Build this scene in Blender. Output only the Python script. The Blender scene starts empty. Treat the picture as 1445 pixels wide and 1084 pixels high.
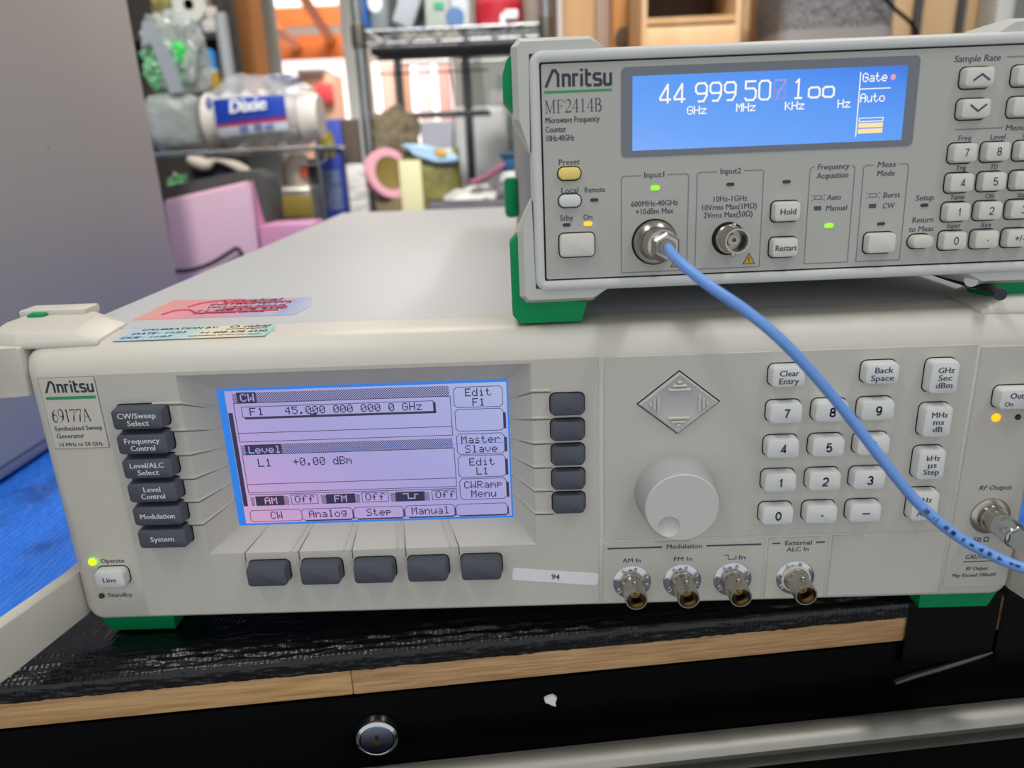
import bpy, bmesh, math, random
from mathutils import Vector, Matrix, noise
SC = bpy.context.scene
COL = SC.collection
R = math.radians
random.seed(7)

# ------------------------------------------------------------------ camera, light, exposure
CAM_F, CAM_C = 1050.0, Vector((-3.6, -291.4, 207.3))          # focal length in pixels of 1445, position in mm
PITCH, YAW, ROLL = R(18.24), R(-1.22), R(-2.34)
fwd = Vector((math.sin(YAW)*math.cos(PITCH), math.cos(YAW)*math.cos(PITCH), -math.sin(PITCH)))
r0 = Vector((math.cos(YAW), -math.sin(YAW), 0)); u0 = r0.cross(fwd)
CR = r0*math.cos(ROLL) + u0*math.sin(ROLL); CU = -r0*math.sin(ROLL) + u0*math.cos(ROLL)
cd = bpy.data.cameras.new('camera'); cam = bpy.data.objects.new('camera', cd); COL.objects.link(cam)
cd.sensor_width = 36; cd.lens = CAM_F/1445*36; cd.clip_start = .01; cd.clip_end = 50
cam.matrix_world = Matrix.Translation(CAM_C*.001) @ Matrix((CR, CU, -fwd)).transposed().to_4x4()
cd.dof.use_dof = True; cd.dof.focus_distance = .315; cd.dof.aperture_fstop = cd.lens/3.4
SC.camera = cam

w = bpy.data.worlds.new('world'); SC.world = w; w.use_nodes = True
w.node_tree.nodes['Background'].inputs[0].default_value = (.93, .96, 1, 1)
w.node_tree.nodes['Background'].inputs[1].default_value = .8
def area(name, loc, rot, sx, sy, power, color=(1, 1, 1)):
    l = bpy.data.lights.new(name, 'AREA'); l.shape = 'RECTANGLE'; l.size = sx; l.size_y = sy; l.energy = power; l.color = color
    o = bpy.data.objects.new(name, l); COL.objects.link(o); o.location = loc; o.rotation_euler = rot
    return o
area('ceiling_lamp_light', (-.75, -.38, 1.85), (0, R(-18), 0), .16, 1.2, 11, (1, .98, .94))
area('ceiling_lamp_light', (.85, -.3, 1.85), (0, R(20), 0), .16, 1.2, 12.5, (1, .98, .95))
area('ceiling_lamp_light', (-.6, .75, 1.88), (0, 0, 0), 1.1, .2, 5, (1, .97, .93))
area('ceiling_lamp_light', (.7, .7, 1.88), (0, 0, 0), 1.1, .2, 5, (1, .97, .93))
def spot(name, loc, aim, half, power, color=(1, .96, .92)):
    l = bpy.data.lights.new(name, 'SPOT'); l.energy = power; l.spot_size = R(half*2); l.spot_blend = .6; l.shadow_soft_size = .09; l.color = color
    o = bpy.data.objects.new(name, l); COL.objects.link(o); o.location = loc; o.rotation_euler = (Vector(aim) - Vector(loc)).to_track_quat('-Z', 'Y').to_euler()
spot('background_fill_spot', (-.1, -.55, 1.9), (-.42, .98, .26), 13, 150)  # unseen fill spots, added only to brighten the background
spot('background_fill_spot', (.1, -.55, 1.9), (0, 1.15, .34), 13, 150)
spot('background_fill_spot', (.4, -.5, 1.9), (.5, 1.15, .45), 13, 90)
area('far_room_light', (-.4, 2.6, 1.85), (0, 0, 0), 1.4, .8, 80, (1, .88, .8))
SC.view_settings.view_transform = 'Standard'; SC.view_settings.look = 'None'
SC.view_settings.gamma = 1; SC.view_settings.use_curve_mapping = False
SC.view_settings.exposure = 0.0

def ray(px, py):
    return fwd + CR*((px-722.5)/CAM_F) - CU*((py-542)/CAM_F)
def at(px, py, Y):                     # the point at depth Y (mm) seen at that place
    d = ray(px, py); return CAM_C + d*((Y-CAM_C.y)/d.y)

# ------------------------------------------------------------------ materials
def lin(h):
    h = h.lstrip('#'); c = [int(h[i:i+2], 16)/255 for i in (0, 2, 4)]
    return tuple(x/12.92 if x <= .04045 else ((x+.055)/1.055)**2.4 for x in c) + (1,)
def mat(name, col, rough=.5, metal=0, bump=None, vary=None, emit=None, spec=.5, alpha=1, trans=0, coat=0):
    m = bpy.data.materials.new(name); m.use_nodes = True; nt = m.node_tree; b = nt.nodes['Principled BSDF']
    I = b.inputs; I['Base Color'].default_value = lin(col); I['Roughness'].default_value = rough; I['Metallic'].default_value = metal
    I['Specular IOR Level'].default_value = spec; I['Alpha'].default_value = alpha; I['Transmission Weight'].default_value = trans
    I['Coat Weight'].default_value = coat
    if emit: I['Emission Color'].default_value = lin(emit[0]); I['Emission Strength'].default_value = emit[1]
    tc = None
    if bump or vary: tc = nt.nodes.new('ShaderNodeTexCoord')
    if bump:
        n = nt.nodes.new('ShaderNodeTexNoise'); n.inputs['Scale'].default_value = bump[0]; n.inputs['Detail'].default_value = 3
        nt.links.new(tc.outputs['Object'], n.inputs['Vector'])
        bp = nt.nodes.new('ShaderNodeBump'); bp.inputs['Strength'].default_value = bump[1]; bp.inputs['Distance'].default_value = bump[2] if len(bump) > 2 else .0004
        nt.links.new(n.outputs['Fac'], bp.inputs['Height']); nt.links.new(bp.outputs['Normal'], I['Normal'])
    if vary:                            # (other colour, scale, (stretch x,y,z), low, high)
        mp = nt.nodes.new('ShaderNodeMapping'); mp.inputs['Scale'].default_value = vary[2]
        n = nt.nodes.new('ShaderNodeTexNoise'); n.inputs['Scale'].default_value = vary[1]; n.inputs['Detail'].default_value = 4
        r = nt.nodes.new('ShaderNodeValToRGB'); r.color_ramp.elements[0].position = vary[3]; r.color_ramp.elements[1].position = vary[4]
        r.color_ramp.elements[0].color = lin(vary[0]); r.color_ramp.elements[1].color = lin(col)
        nt.links.new(tc.outputs['Object'], mp.inputs['Vector']); nt.links.new(mp.outputs['Vector'], n.inputs['Vector'])
        nt.links.new(n.outputs['Fac'], r.inputs['Fac']); nt.links.new(r.outputs['Color'], I['Base Color'])
    return m
casting = mat('beige textured casting', '#cfcbc0', .42, bump=(900, .35, .0003))
faceplate = mat('beige textured face', '#c3c0b7', .5, bump=(700, .4, .0003))
cover = mat('pale grey painted cover', '#bfc1c2', .5, bump=(1500, .12, .0002))
dark_key = mat('charcoal key plastic', '#4a4e59', .45, bump=(2500, .1, .0001))
white_key = mat('pale grey key plastic', '#dadbd9', .4)
ivory_key = mat('ivory key plastic', '#d5d3ca', .42)
yellow_key = mat('yellow key plastic', '#f2da78', .4)
knob_m = mat('grey knob plastic', '#c9c8c3', .42)
knob_side = mat('grey knob skirt', '#adadae', .5)
pad_m = mat('grey arrow pad', '#b9b9b8', .42)
black_gap = mat('black gap', '#101114', .8)
ink = mat('slate blue ink', '#474d5c', .6)
ink_light = mat('light key ink', '#d8dadd', .6)
ink_grey = mat('grey panel line', '#7d8189', .6)
logo_ink = mat('dark logo ink', '#343846', .55)
green_line = mat('green logo bar', '#2f9a5c', .5)
green_rubber = mat('green rubber', '#008f55', .55, spec=.25)
nickel = mat('nickel', '#b9b4aa', .26, 1)
nickel_dark = mat('dull nickel', '#8d877c', .35, 1)
brass = mat('gold contact', '#b08c4c', .3, 1)
chrome = mat('chrome', '#c9cdd0', .13, 1)
wire_chrome = mat('chromed wire', '#b9bdbf', .25, 1)
ptfe = mat('white dielectric', '#dcdad2', .5)
counter_face = mat('counter panel grey', '#b3b3ac', .45)
bezel_m = mat('pale bezel', '#cfd0cd', .4)
guard_m = mat('grey corner guard', '#c4c6bf', .5, bump=(1200, .15, .0002))
case_grey = mat('dark underside metal', '#8d8f92', .5)
lcd_frame = mat('slate display surround', '#757a83', .5)
led_off = mat('unlit led', '#22323a', .3)
led_off_red = mat('unlit red led', '#3c1d1e', .3)
led_off_olive = mat('unlit olive led', '#3f4120', .3)
led_green = mat('lit green led', '#6ee01a', .4, emit=('#7dff10', 1.5))
led_lime = mat('lit lime led', '#b8f000', .4, emit=('#a8f500', 1.6))
led_amber = mat('lit amber led', '#ffa21a', .4, emit=('#ff9a00', 1.6))
paper = mat('white label', '#e6e7e8', .5)
warn_y = mat('warning yellow', '#d9a514', .5)
cable_blue = mat('blue cable jacket', '#6f9fe6', .38, bump=(2200, .25, .0002))
cable_ink = mat('cable print', '#2c4468', .5)
cabinet_grey = mat('mauve grey enamel', '#b7b2ae', .5, bump=(300, .05, .0003))
cabinet_edge = mat('cabinet lower trim', '#8587a0', .5)
black_paint = mat('black drawer paint', '#030405', .45, spec=.05)
alu = mat('satin aluminium', '#a19f97', .48, .7)

def ribbed_tape(name, col, other, rough, period, ribs, lumps):
    m = mat(name, col, rough, vary=(other, 22, (1, 1, 1), .36, .52)); nt = m.node_tree; I = nt.nodes['Principled BSDF'].inputs
    tc = nt.nodes.new('ShaderNodeTexCoord')
    wv = nt.nodes.new('ShaderNodeTexWave'); wv.bands_direction = 'X'; wv.inputs['Scale'].default_value = period; wv.inputs['Distortion'].default_value = 1.6
    wv.inputs['Detail Scale'].default_value = .6
    n = nt.nodes.new('ShaderNodeTexNoise'); n.inputs['Scale'].default_value = 130; n.inputs['Detail'].default_value = 6
    b1 = nt.nodes.new('ShaderNodeBump'); b1.inputs['Strength'].default_value = ribs; b1.inputs['Distance'].default_value = .0006
    b2 = nt.nodes.new('ShaderNodeBump'); b2.inputs['Strength'].default_value = lumps; b2.inputs['Distance'].default_value = .003
    L = nt.links.new
    L(tc.outputs['Object'], wv.inputs['Vector']); L(tc.outputs['Object'], n.inputs['Vector'])
    L(n.outputs['Fac'], b2.inputs['Height']); L(wv.outputs['Fac'], b1.inputs['Height']); L(b2.outputs['Normal'], b1.inputs['Normal']); L(b1.outputs['Normal'], I['Normal'])
    return m
black_tape = ribbed_tape('black duct tape', '#060709', '#040506', .25, 130, .16, .35)
blue_tape = ribbed_tape('blue duct tape', '#2f86ff', '#2a66c8', .42, 75, .45, .9)

def wood(name, a, b, scale=6, stretch=(1, 12, 12), rough=.55):
    return mat(name, a, rough, vary=(b, scale, stretch, .3, .7), bump=(60, .1, .0004))
oak = wood('pale rubberwood', '#d8b07c', '#b08450', 14, (2, 6, 34), .5)
oak_b = wood('pale rubberwood grain', '#d2ab7c', '#a67c50', 22, (1.6, 6, 40), .5)
ply = wood('tan plywood', '#c49f74', '#b18a5e', 4, (6, 6, .7))
ply_pale = wood('pale plywood', '#d4b58c', '#c6a278', 3, (5, 5, .6))
stud_m = wood('pine stud', '#c58a4a', '#a86f38', 8, (9, 9, .5))
stud_light = wood('pale pine edge', '#dcb57c', '#c89d63', 8, (9, 9, .5))
dark_wood = wood('dark brown wood', '#5a4636', '#49382b', 5, (6, 6, .7))
orange_wood = wood('orange lit timber', '#e8894b', '#d4763a', 4, (1, 8, 8))

def screen_mat(name, stops, diag, strength):
    """a lit display: its own uneven backlight, seen as emission across the panel"""
    m = bpy.data.materials.new(name); m.use_nodes = True; nt = m.node_tree; I = nt.nodes['Principled BSDF'].inputs
    I['Base Color'].default_value = (.01, .01, .015, 1); I['Roughness'].default_value = .18; I['Specular IOR Level'].default_value = .3
    tc = nt.nodes.new('ShaderNodeTexCoord'); sep = nt.nodes.new('ShaderNodeSeparateXYZ')
    a = nt.nodes.new('ShaderNodeMath'); a.operation = 'MULTIPLY'; a.inputs[1].default_value = diag[0]
    b = nt.nodes.new('ShaderNodeMath'); b.operation = 'MULTIPLY_ADD'; b.inputs[1].default_value = diag[1]
    r = nt.nodes.new('ShaderNodeValToRGB')
    while len(r.color_ramp.elements) < len(stops): r.color_ramp.elements.new(.5)
    for e, (p, c) in zip(r.color_ramp.elements, stops): e.position = p; e.color = lin(c)
    L = nt.links.new
    L(tc.outputs['Generated'], sep.inputs[0]); L(sep.outputs['X'], a.inputs[0]); L(sep.outputs['Z'], b.inputs[0]); L(a.outputs[0], b.inputs[2])
    L(b.outputs[0], r.inputs['Fac']); L(r.outputs['Color'], I['Emission Color']); I['Emission Strength'].default_value = strength
    return m
lcd_blue_edge = mat('lit blue display edge', '#04060a', .2, emit=('#1f86f4', .8))
lcd_field = screen_mat('lit lavender display', [(0, '#ecb4dc'), (.22, '#cdb0ec'), (.5, '#b7b2ee'), (.85, '#b9bff4'), (1, '#c0cdf6')], (.55, .45), .74)
lcd_dark = mat('dark display pixels', '#100d1c', .3, emit=('#2c2748', .8))
lcd_blue_field = screen_mat('lit blue display', [(0, '#7fb0ff'), (.25, '#6ba6fb'), (.6, '#5a9cf8'), (.85, '#4a8cf2'), (1, '#3b74dc')], (.45, .55), .95)
lcd_white = mat('lit white pixels', '#202020', .3, emit=('#fbf6ee', 1.0))
lcd_faded = mat('half lit lilac pixels', '#202020', .3, emit=('#a79af0', .9))
lcd_faded_low = mat('fading pixels', '#202020', .3, emit=('#7f97f4', .9))
lcd_cream = mat('lit cream bars', '#202020', .3, emit=('#ffe0a4', 1.0))
lcd_pink = mat('lit pink dot', '#202020', .3, emit=('#e8a0b4', .95))

# ------------------------------------------------------------------ mesh builder (mm)
class MB:
    def __init__(s): s.bm = bmesh.new(); s.mi = 0
    def _fin(s, faces):
        for f in faces: f.material_index = s.mi
    def face(s, pts):
        f = s.bm.faces.new([s.bm.verts.new(p) for p in pts]); f.material_index = s.mi; return f
    def box(s, x0, x1, y0, y1, z0, z1, bev=0, seg=2, M=None):
        g = bmesh.ops.create_cube(s.bm, size=1)['verts']
        for v in g: v.co = Vector(((x0+x1)/2 + v.co.x*(x1-x0), (y0+y1)/2 + v.co.y*(y1-y0), (z0+z1)/2 + v.co.z*(z1-z0)))
        if M is not None:
            for v in g: v.co = M @ v.co
        fs = list({f for v in g for f in v.link_faces})
        s._fin(fs)
        if bev:
            r = bmesh.ops.bevel(s.bm, geom=list({e for v in g for e in v.link_edges}), offset=bev, segments=seg, affect='EDGES', profile=.5)
            s._fin(r['faces'])
        return s
    def loft(s, rings, cap0=True, cap1=True, closed=True):
        vs = [[s.bm.verts.new(p) for p in r] for r in rings]; n = len(rings[0])
        for a, b in zip(vs, vs[1:]):
            for i in range(n if closed else n-1):
                j = (i+1) % n
                f = s.bm.faces.new((a[i], a[j], b[j], b[i])); f.material_index = s.mi
        if cap0 and closed: f = s.bm.faces.new(list(reversed(vs[0]))); f.material_index = s.mi
        if cap1 and closed: f = s.bm.faces.new(vs[-1]); f.material_index = s.mi
        return vs
    def lathe(s, prof, c=(0, 0, 0), axis=(0, -1, 0), seg=32, cap0=False, cap1=False, scale=(1, 1)):
        a = Vector(axis).normalized(); t = Vector((0, 0, 1)) if abs(a.z) < .9 else Vector((1, 0, 0))
        e1 = (t - a*t.dot(a)).normalized(); e2 = a.cross(e1); c = Vector(c)
        rings = [[c + a*h + e1*(max(r, .001)*scale[0]*math.cos(2*math.pi*k/seg)) + e2*(max(r, .001)*scale[1]*math.sin(2*math.pi*k/seg)) for k in range(seg)] for r, h in prof]
        return s.loft(rings, cap0, cap1)
    def tube(s, pts, r, seg=10, cap=True, smooth=0):
        P = [Vector(p) for p in pts]
        if smooth:
            Q = []
            for i in range(len(P)-1):
                p0, p1, p2, p3 = P[max(i-1, 0)], P[i], P[i+1], P[min(i+2, len(P)-1)]
                for k in range(smooth):
                    t = k/smooth
                    Q.append(.5*((2*p1) + (p2-p0)*t + (2*p0-5*p1+4*p2-p3)*t*t + (3*p1-p0-3*p2+p3)*t**3))
            P = Q + [P[-1]]
        rings = []; up = Vector((.13, .21, .97))
        for i, p in enumerate(P):
            d = (P[min(i+1, len(P)-1)] - P[max(i-1, 0)]).normalized()
            e1 = (up - d*up.dot(d)); e1 = e1.normalized() if e1.length > 1e-4 else d.orthogonal().normalized(); up = e1; e2 = d.cross(e1)
            rr = r(i/(len(P)-1)) if callable(r) else r
            rings.append([p + e1*rr*math.cos(2*math.pi*k/seg) + e2*rr*math.sin(2*math.pi*k/seg) for k in range(seg)])
        s.loft(rings, cap, cap); return P
    def prism(s, poly, a0, a1, axis='y', bev=0, seg=2, holes=()):
        f3 = {'y': lambda p, a: Vector((p[0], a, p[1])), 'z': lambda p, a: Vector((p[0], p[1], a)), 'x': lambda p, a: Vector((a, p[0], p[1]))}[axis]
        if not holes:
            lo = [s.bm.verts.new(f3(p, a0)) for p in poly]; hi = [s.bm.verts.new(f3(p, a1)) for p in poly]; n = len(poly); fs = []
            for i in range(n): fs.append(s.bm.faces.new((lo[i], lo[(i+1) % n], hi[(i+1) % n], hi[i])))
            fs += [s.bm.faces.new(list(reversed(lo))), s.bm.faces.new(hi)]; s._fin(fs)
            if bev:
                ed = list({e for v in lo+hi for e in v.link_edges})
                r = bmesh.ops.bevel(s.bm, geom=ed, offset=bev, segments=seg, affect='EDGES', profile=.5); s._fin(r['faces'])
            return s
        for a in (a0, a1):                                # plate with openings
            ed = []
            for loop in (poly,)+tuple(holes):
                vs = [s.bm.verts.new(f3(p, a)) for p in loop]
                ed += [s.bm.edges.new((vs[i], vs[(i+1) % len(vs)])) for i in range(len(vs))]
            r = bmesh.ops.triangle_fill(s.bm, edges=ed, use_beauty=True); s._fin([g for g in r['geom'] if isinstance(g, bmesh.types.BMFace)])
        for loop in (poly,)+tuple(holes):
            n = len(loop)
            for i in range(n): s.face([f3(loop[i], a0), f3(loop[(i+1) % n], a0), f3(loop[(i+1) % n], a1), f3(loop[i], a1)])
        bmesh.ops.remove_doubles(s.bm, verts=s.bm.verts[:], dist=.002)
        return s
    def stroke(s, pts, wd, y):                            # flat ink stroke on a plane facing -y
        for k, (a, b) in enumerate(zip(pts, pts[1:])):
            a, b = Vector(a), Vector(b); d = (b-a)
            if d.length < 1e-6: continue
            d.normalize(); n = Vector((-d.y, d.x))*(wd/2); e = d*(wd/2*.8)
            aa = a - (e if k else Vector((0, 0))); bb = b + (e if k < len(pts)-2 else Vector((0, 0)))
            s.face([(q.x, y - .01*(k % 2), q.y) for q in (aa-n, bb-n, bb+n, aa+n)])
        return s
    def rect(s, x0, z0, x1, z1, y): s.face([(x0, y, z0), (x1, y, z0), (x1, y, z1), (x0, y, z1)]); return s
    def frame(s, x0, z0, x1, z1, t, y):
        s.rect(x0, z0, x1, z0+t, y); s.rect(x0, z1-t, x1, z1, y); s.rect(x0, z0, x0+t, z1, y); s.rect(x1-t, z0, x1, z1, y); return s
    def grid(s, fn, nu, nv):
        vs = [[s.bm.verts.new(fn(i/nu, j/nv)) for j in range(nv+1)] for i in range(nu+1)]
        for i in range(nu):
            for j in range(nv):
                f = s.bm.faces.new((vs[i][j], vs[i+1][j], vs[i+1][j+1], vs[i][j+1])); f.material_index = s.mi
        return vs
    def text(s, body, x, z, size, y, align='CENTER', sx=1, shear=0, bold=.016, spacing=1, fit=None):
        """size: cap height in mm. x, z: anchor, z the baseline."""
        c = bpy.data.curves.new('t', 'FONT'); c.body = body; c.size = 1; c.align_x = align; c.shear = shear; c.space_character = spacing; c.resolution_u = 2
        o = bpy.data.objects.new('t', c); me = bpy.data.meshes.new_from_object(o); k = size/.682
        if fit: sx = fit/(max(v.co.x for v in me.vertices) - min(v.co.x for v in me.vertices))/k
        for dx, dz, dy in ((-1, 0, 0), (1, 0, .014), (0, .8, .028)):
            vs = [s.bm.verts.new((x + v.co.x*k*sx + dx*bold*size*1.6, y - dy, z + v.co.y*k + dz*bold*size)) for v in me.vertices]
            for p in me.polygons:
                try: f = s.bm.faces.new([vs[i] for i in p.vertices]); f.material_index = s.mi
                except ValueError: pass
        bpy.data.objects.remove(o); bpy.data.curves.remove(c); bpy.data.meshes.remove(me)
        return s
    def build(s, name, m, parent=None, origin=(0, 0, 0), loc=None, smooth=35, label=None, recalc=True):
        if recalc: bmesh.ops.recalc_face_normals(s.bm, faces=s.bm.faces[:])
        o3 = Vector(origin)
        for v in s.bm.verts: v.co = (v.co - o3)*.001
        me = bpy.data.meshes.new(name); s.bm.to_mesh(me); s.bm.free()
        for x in (m if isinstance(m, (list, tuple)) else [m]): me.materials.append(x)
        if smooth:
            for p in me.polygons: p.use_smooth = True
            me.set_sharp_from_angle(angle=R(smooth))
        o = bpy.data.objects.new(name, me); COL.objects.link(o)
        if parent: o.parent = parent
        if loc is not None: o.location = Vector(loc)*.001
        if label: o['label'] = label
        return o
def tag(o, label, cat, group=None, kind=None):
    o['label'] = label; o['category'] = cat
    if group: o['group'] = group
    if kind: o['kind'] = kind
    return o
def thing(name, label, cat, loc=(0, 0, 0), group=None):
    o = bpy.data.objects.new(name, None); o.empty_display_size = .02; COL.objects.link(o); o.location = Vector(loc)*.001
    return tag(o, label, cat, group)
def struct(o): o['kind'] = 'structure'; return o

def rr(cx, cz, wd, ht, r, n=4):                           # rounded rectangle outline, (x, z)
    out = []; r = min(r, wd/2-.01, ht/2-.01)
    for sx, sz, a0 in ((1, 1, 0), (-1, 1, 90), (-1, -1, 180), (1, -1, 270)):
        for k in range(n+1):
            a = R(a0 + 90*k/n); out.append((cx + sx*(wd/2-r) + r*math.cos(a), cz + sz*(ht/2-r) + r*math.sin(a)))
    return out
def ring(poly, y): return [(p[0], y, p[1]) for p in poly]

# ------------------------------------------------------------------ lettering
def glyph_digits(mb, ch, x, z, h, y, wt):                 # grotesque numerals, one per call, centred on x
    wd = h*.56
    def arc(cx, cz, rx, rz, a0, a1, n=14): return [(cx + rx*math.cos(R(a0+(a1-a0)*k/n)), cz + rz*math.sin(R(a0+(a1-a0)*k/n))) for k in range(n+1)]
    G = {'0': [arc(0, .5, .5, .5, 0, 360, 24)], '1': [[(-.32, .74), (-.05, .82), (.06, 1), (.06, 0)]],
         '2': [arc(0, .7, .48, .3, 170, -20, 12) + [(.3, .42), (-.42, .12), (-.48, 0), (.5, 0)]],
         '3': [arc(0, .74, .42, .26, 165, -90, 12), arc(0, .26, .48, .26, 90, -165, 12)],
         '4': [[(.2, 0), (.2, 1), (-.5, .24), (.5, .24)]],
         '5': [[(.44, 1), (-.34, 1), (-.42, .5)] + arc(.0, .32, .48, .32, 140, -160, 14)],
         '6': [arc(0, .32, .47, .32, 0, 360, 20), [(-.47, .32), (-.46, .6), (-.3, .9), (0, 1), (.38, .86)]],
         '7': [[(-.48, 1), (.48, 1), (.1, .5), (-.12, 0)]],
         '8': [arc(0, .75, .4, .25, 0, 360, 20), arc(0, .26, .48, .26, 0, 360, 20)],
         '9': [arc(0, .68, .47, .32, 0, 360, 20), [(.47, .68), (.46, .4), (.3, .1), (0, 0), (-.38, .14)]],
         '.': [[(-.22, .4), (.22, .4)]], '-': [[(-.85, .5), (.85, .5)]]}
    for st in G[ch]: mb.stroke([(x + p[0]*wd, z + p[1]*h) for p in st], wt, y)

def logo(mb, x, z, sc, y):                                # the maker's wordmark, in its own units, 1/sc mm
    S = [[(8, 0), (48, 84), (62, 84), (76, 64), (76, 0)], [(104, 0), (104, 60), (130, 60), (138, 52), (138, 0)], [(160, 0), (160, 60), (186, 60)],
         [(204, 0), (204, 64)], [(204, 76), (204, 90)], [(230, 88), (230, 12), (238, 4), (258, 4)], [(230, 60), (256, 60)],
         [(310, 60), (278, 60), (272, 54), (272, 40), (280, 33), (302, 30), (308, 24), (308, 10), (302, 4), (268, 4)],
         [(328, 64), (328, 12), (336, 4), (362, 4)], [(362, 64), (362, 0)]]
    for st in S: mb.stroke([(x + a/sc, z + b/sc) for a, b in st], 16/sc, y)

def serif(mb, body, x, z, h, wtot, y):                    # condensed roman capitals and figures with thick and thin strokes
    adv = {'M': 1.25, 'F': .85, 'A': 1.0, 'B': .95}
    T, t = .12, .05
    def arc(cx, cz, rx, rz, a0, a1, n=12): return [(cx + rx*math.cos(R(a0+(a1-a0)*k/n)), cz + rz*math.sin(R(a0+(a1-a0)*k/n))) for k in range(n+1)]
    G = {'6': [(T, arc(.4, .3, .3, .3, 80, 280)), (t, arc(.4, .3, .3, .3, -80, 80)), (T, [(.1, .3), (.14, .6), (.3, .85)]), (t, [(.3, .85), (.62, 1)])],
         '9': [(T, arc(.4, .7, .3, .3, -100, 100)), (t, arc(.4, .7, .3, .3, 100, 260)), (T, [(.7, .7), (.66, .4), (.5, .15)]), (t, [(.5, .15), (.18, 0)])],
         '1': [(T, [(.4, 0), (.4, 1)]), (t, [(.2, .02), (.6, .02)]), (t, [(.22, .88), (.4, .97)])],
         '2': [(t, [(.12, .72), (.16, .9), (.36, .98)]), (T, arc(.38, .7, .28, .28, 90, -40)), (t, [(.58, .5), (.1, .06)]), (T, [(.1, .05), (.7, .05)]), (t, [(.7, .05), (.74, .22)])],
         '4': [(T, [(.54, 0), (.54, 1)]), (t, [(.54, .98), (.06, .32), (.76, .32)]), (t, [(.36, .02), (.72, .02)])],
         '7': [(T, [(.1, .95), (.7, .95)]), (t, [(.1, .98), (.08, .78)]), (t, [(.7, .95), (.45, .5)]), (T, [(.45, .5), (.3, 0)])],
         'A': [(t, [(.1, .02), (.46, 1)]), (T, [(.46, 1), (.84, .02)]), (t, [(.24, .35), (.7, .35)]), (t, [(0, .02), (.24, .02)]), (t, [(.68, .02), (1, .02)])],
         'M': [(t, [(.16, 0), (.16, .98)]), (T, [(.16, .98), (.56, .04)]), (t, [(.56, .04), (.96, .98)]), (T, [(.98, 0), (.98, 1)]), (t, [(.02, .02), (.32, .02)]), (t, [(.82, .02), (1.15, .02)]), (t, [(.02, .98), (.2, .98)]), (t, [(.94, .98), (1.14, .98)])],
         'F': [(T, [(.2, 0), (.2, 1)]), (t, [(.06, .97), (.74, .97), (.76, .78)]), (t, [(.2, .52), (.56, .52)]), (t, [(.56, .42), (.56, .62)]), (t, [(.04, .02), (.4, .02)])],
         'B': [(T, [(.2, 0), (.2, 1)]), (t, [(.04, .98), (.46, .98)]), (T, arc(.42, .76, .24, .22, 90, -90)), (t, [(.2, .53), (.46, .53)]), (T, arc(.46, .27, .28, .26, 90, -90)), (t, [(.04, .02), (.48, .02)])]}
    tot = sum(adv.get(c, .8) for c in body); k = wtot/tot
    for c in body:
        for wt, st in G[c]: mb.stroke([(x + a*k, z + b*h) for a, b in st], wt*h*.72, y)
        x += adv.get(c, .8)*k

PIX = {c: rows.split() for c, rows in {
 '0': '01110 10001 10011 10101 11001 10001 01110', '1': '00100 01100 00100 00100 00100 00100 01110', '2': '01110 10001 00001 00110 01000 10000 11111',
 '4': '00010 00110 01010 10010 11111 00010 00010', '5': '11111 10000 11110 00001 00001 10001 01110', '7': '11111 00001 00010 00100 01000 01000 01000',
 '9': '01110 10001 10001 01111 00001 00010 01100', '.': '00000 00000 00000 00000 00000 01100 01100', '+': '00000 00100 00100 11111 00100 00100 00000',
 'A': '01110 10001 10001 11111 10001 10001 10001', 'C': '01110 10001 10000 10000 10000 10001 01110', 'E': '11111 10000 10000 11110 10000 10000 11111',
 'F': '11111 10000 10000 11110 10000 10000 10000', 'G': '01110 10001 10000 10111 10001 10001 01110', 'H': '10001 10001 10001 11111 10001 10001 10001',
 'L': '10000 10000 10000 10000 10000 10000 11111', 'M': '10001 11011 10101 10101 10001 10001 10001', 'O': '01110 10001 10001 10001 10001 10001 01110',
 'R': '11110 10001 10001 11110 10100 10010 10001', 'S': '01111 10000 10000 01110 00001 00001 11110', 'W': '10001 10001 10001 10101 10101 11011 10001', 'B': '11110 10001 10001 11110 10001 10001 11110',
 'a': '00000 00000 01110 00001 01111 10001 01111', 'd': '00001 00001 01101 10011 10001 10001 01111', 'e': '00000 00000 01110 10001 11111 10000 01110',
 'f': '00110 01001 01000 11100 01000 01000 01000', 'g': '00000 01111 10001 10001 01111 00001 01110', 'i': '00100 00000 01100 00100 00100 00100 01110',
 'k': '10000 10010 10100 11000 10100 10010 10001', 'l': '01100 00100 00100 00100 00100 00100 01110', 'm': '00000 00000 11010 10101 10101 10001 10001',
 'n': '00000 00000 10110 11001 10001 10001 10001', 'o': '00000 00000 01110 10001 10001 10001 01110', 'p': '00000 00000 11110 10001 11110 10000 10000',
 'r': '00000 00000 10110 11001 10000 10000 10000', 's': '00000 00000 01110 10000 01110 00001 11110', 't': '01000 01000 11100 01000 01000 01001 00110',
 'u': '00000 00000 10001 10001 10001 10011 01101', 'v': '00000 00000 10001 10001 10001 01010 00100', 'z': '00000 00000 11111 00010 00100 01000 11111'}.items()}
def pixtext(mb, body, x, z, pitch, h, y, fill=1.0, cols=6):  # dot matrix text, x left, z baseline
    pw, ph = pitch/cols, h/7
    for ch in body:
        if ch != ' ':
            for r_, row in enumerate(PIX[ch]):
                k = 0
                while k < 5:
                    if row[k] == '1':
                        e = k
                        while e+1 < 5 and row[e+1] == '1': e += 1
                        mb.rect(x+k*pw, z+(6-r_)*ph, x+(e+fill)*pw, z+(6-r_+fill)*ph, y); k = e
                    k += 1
        x += pitch
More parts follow.
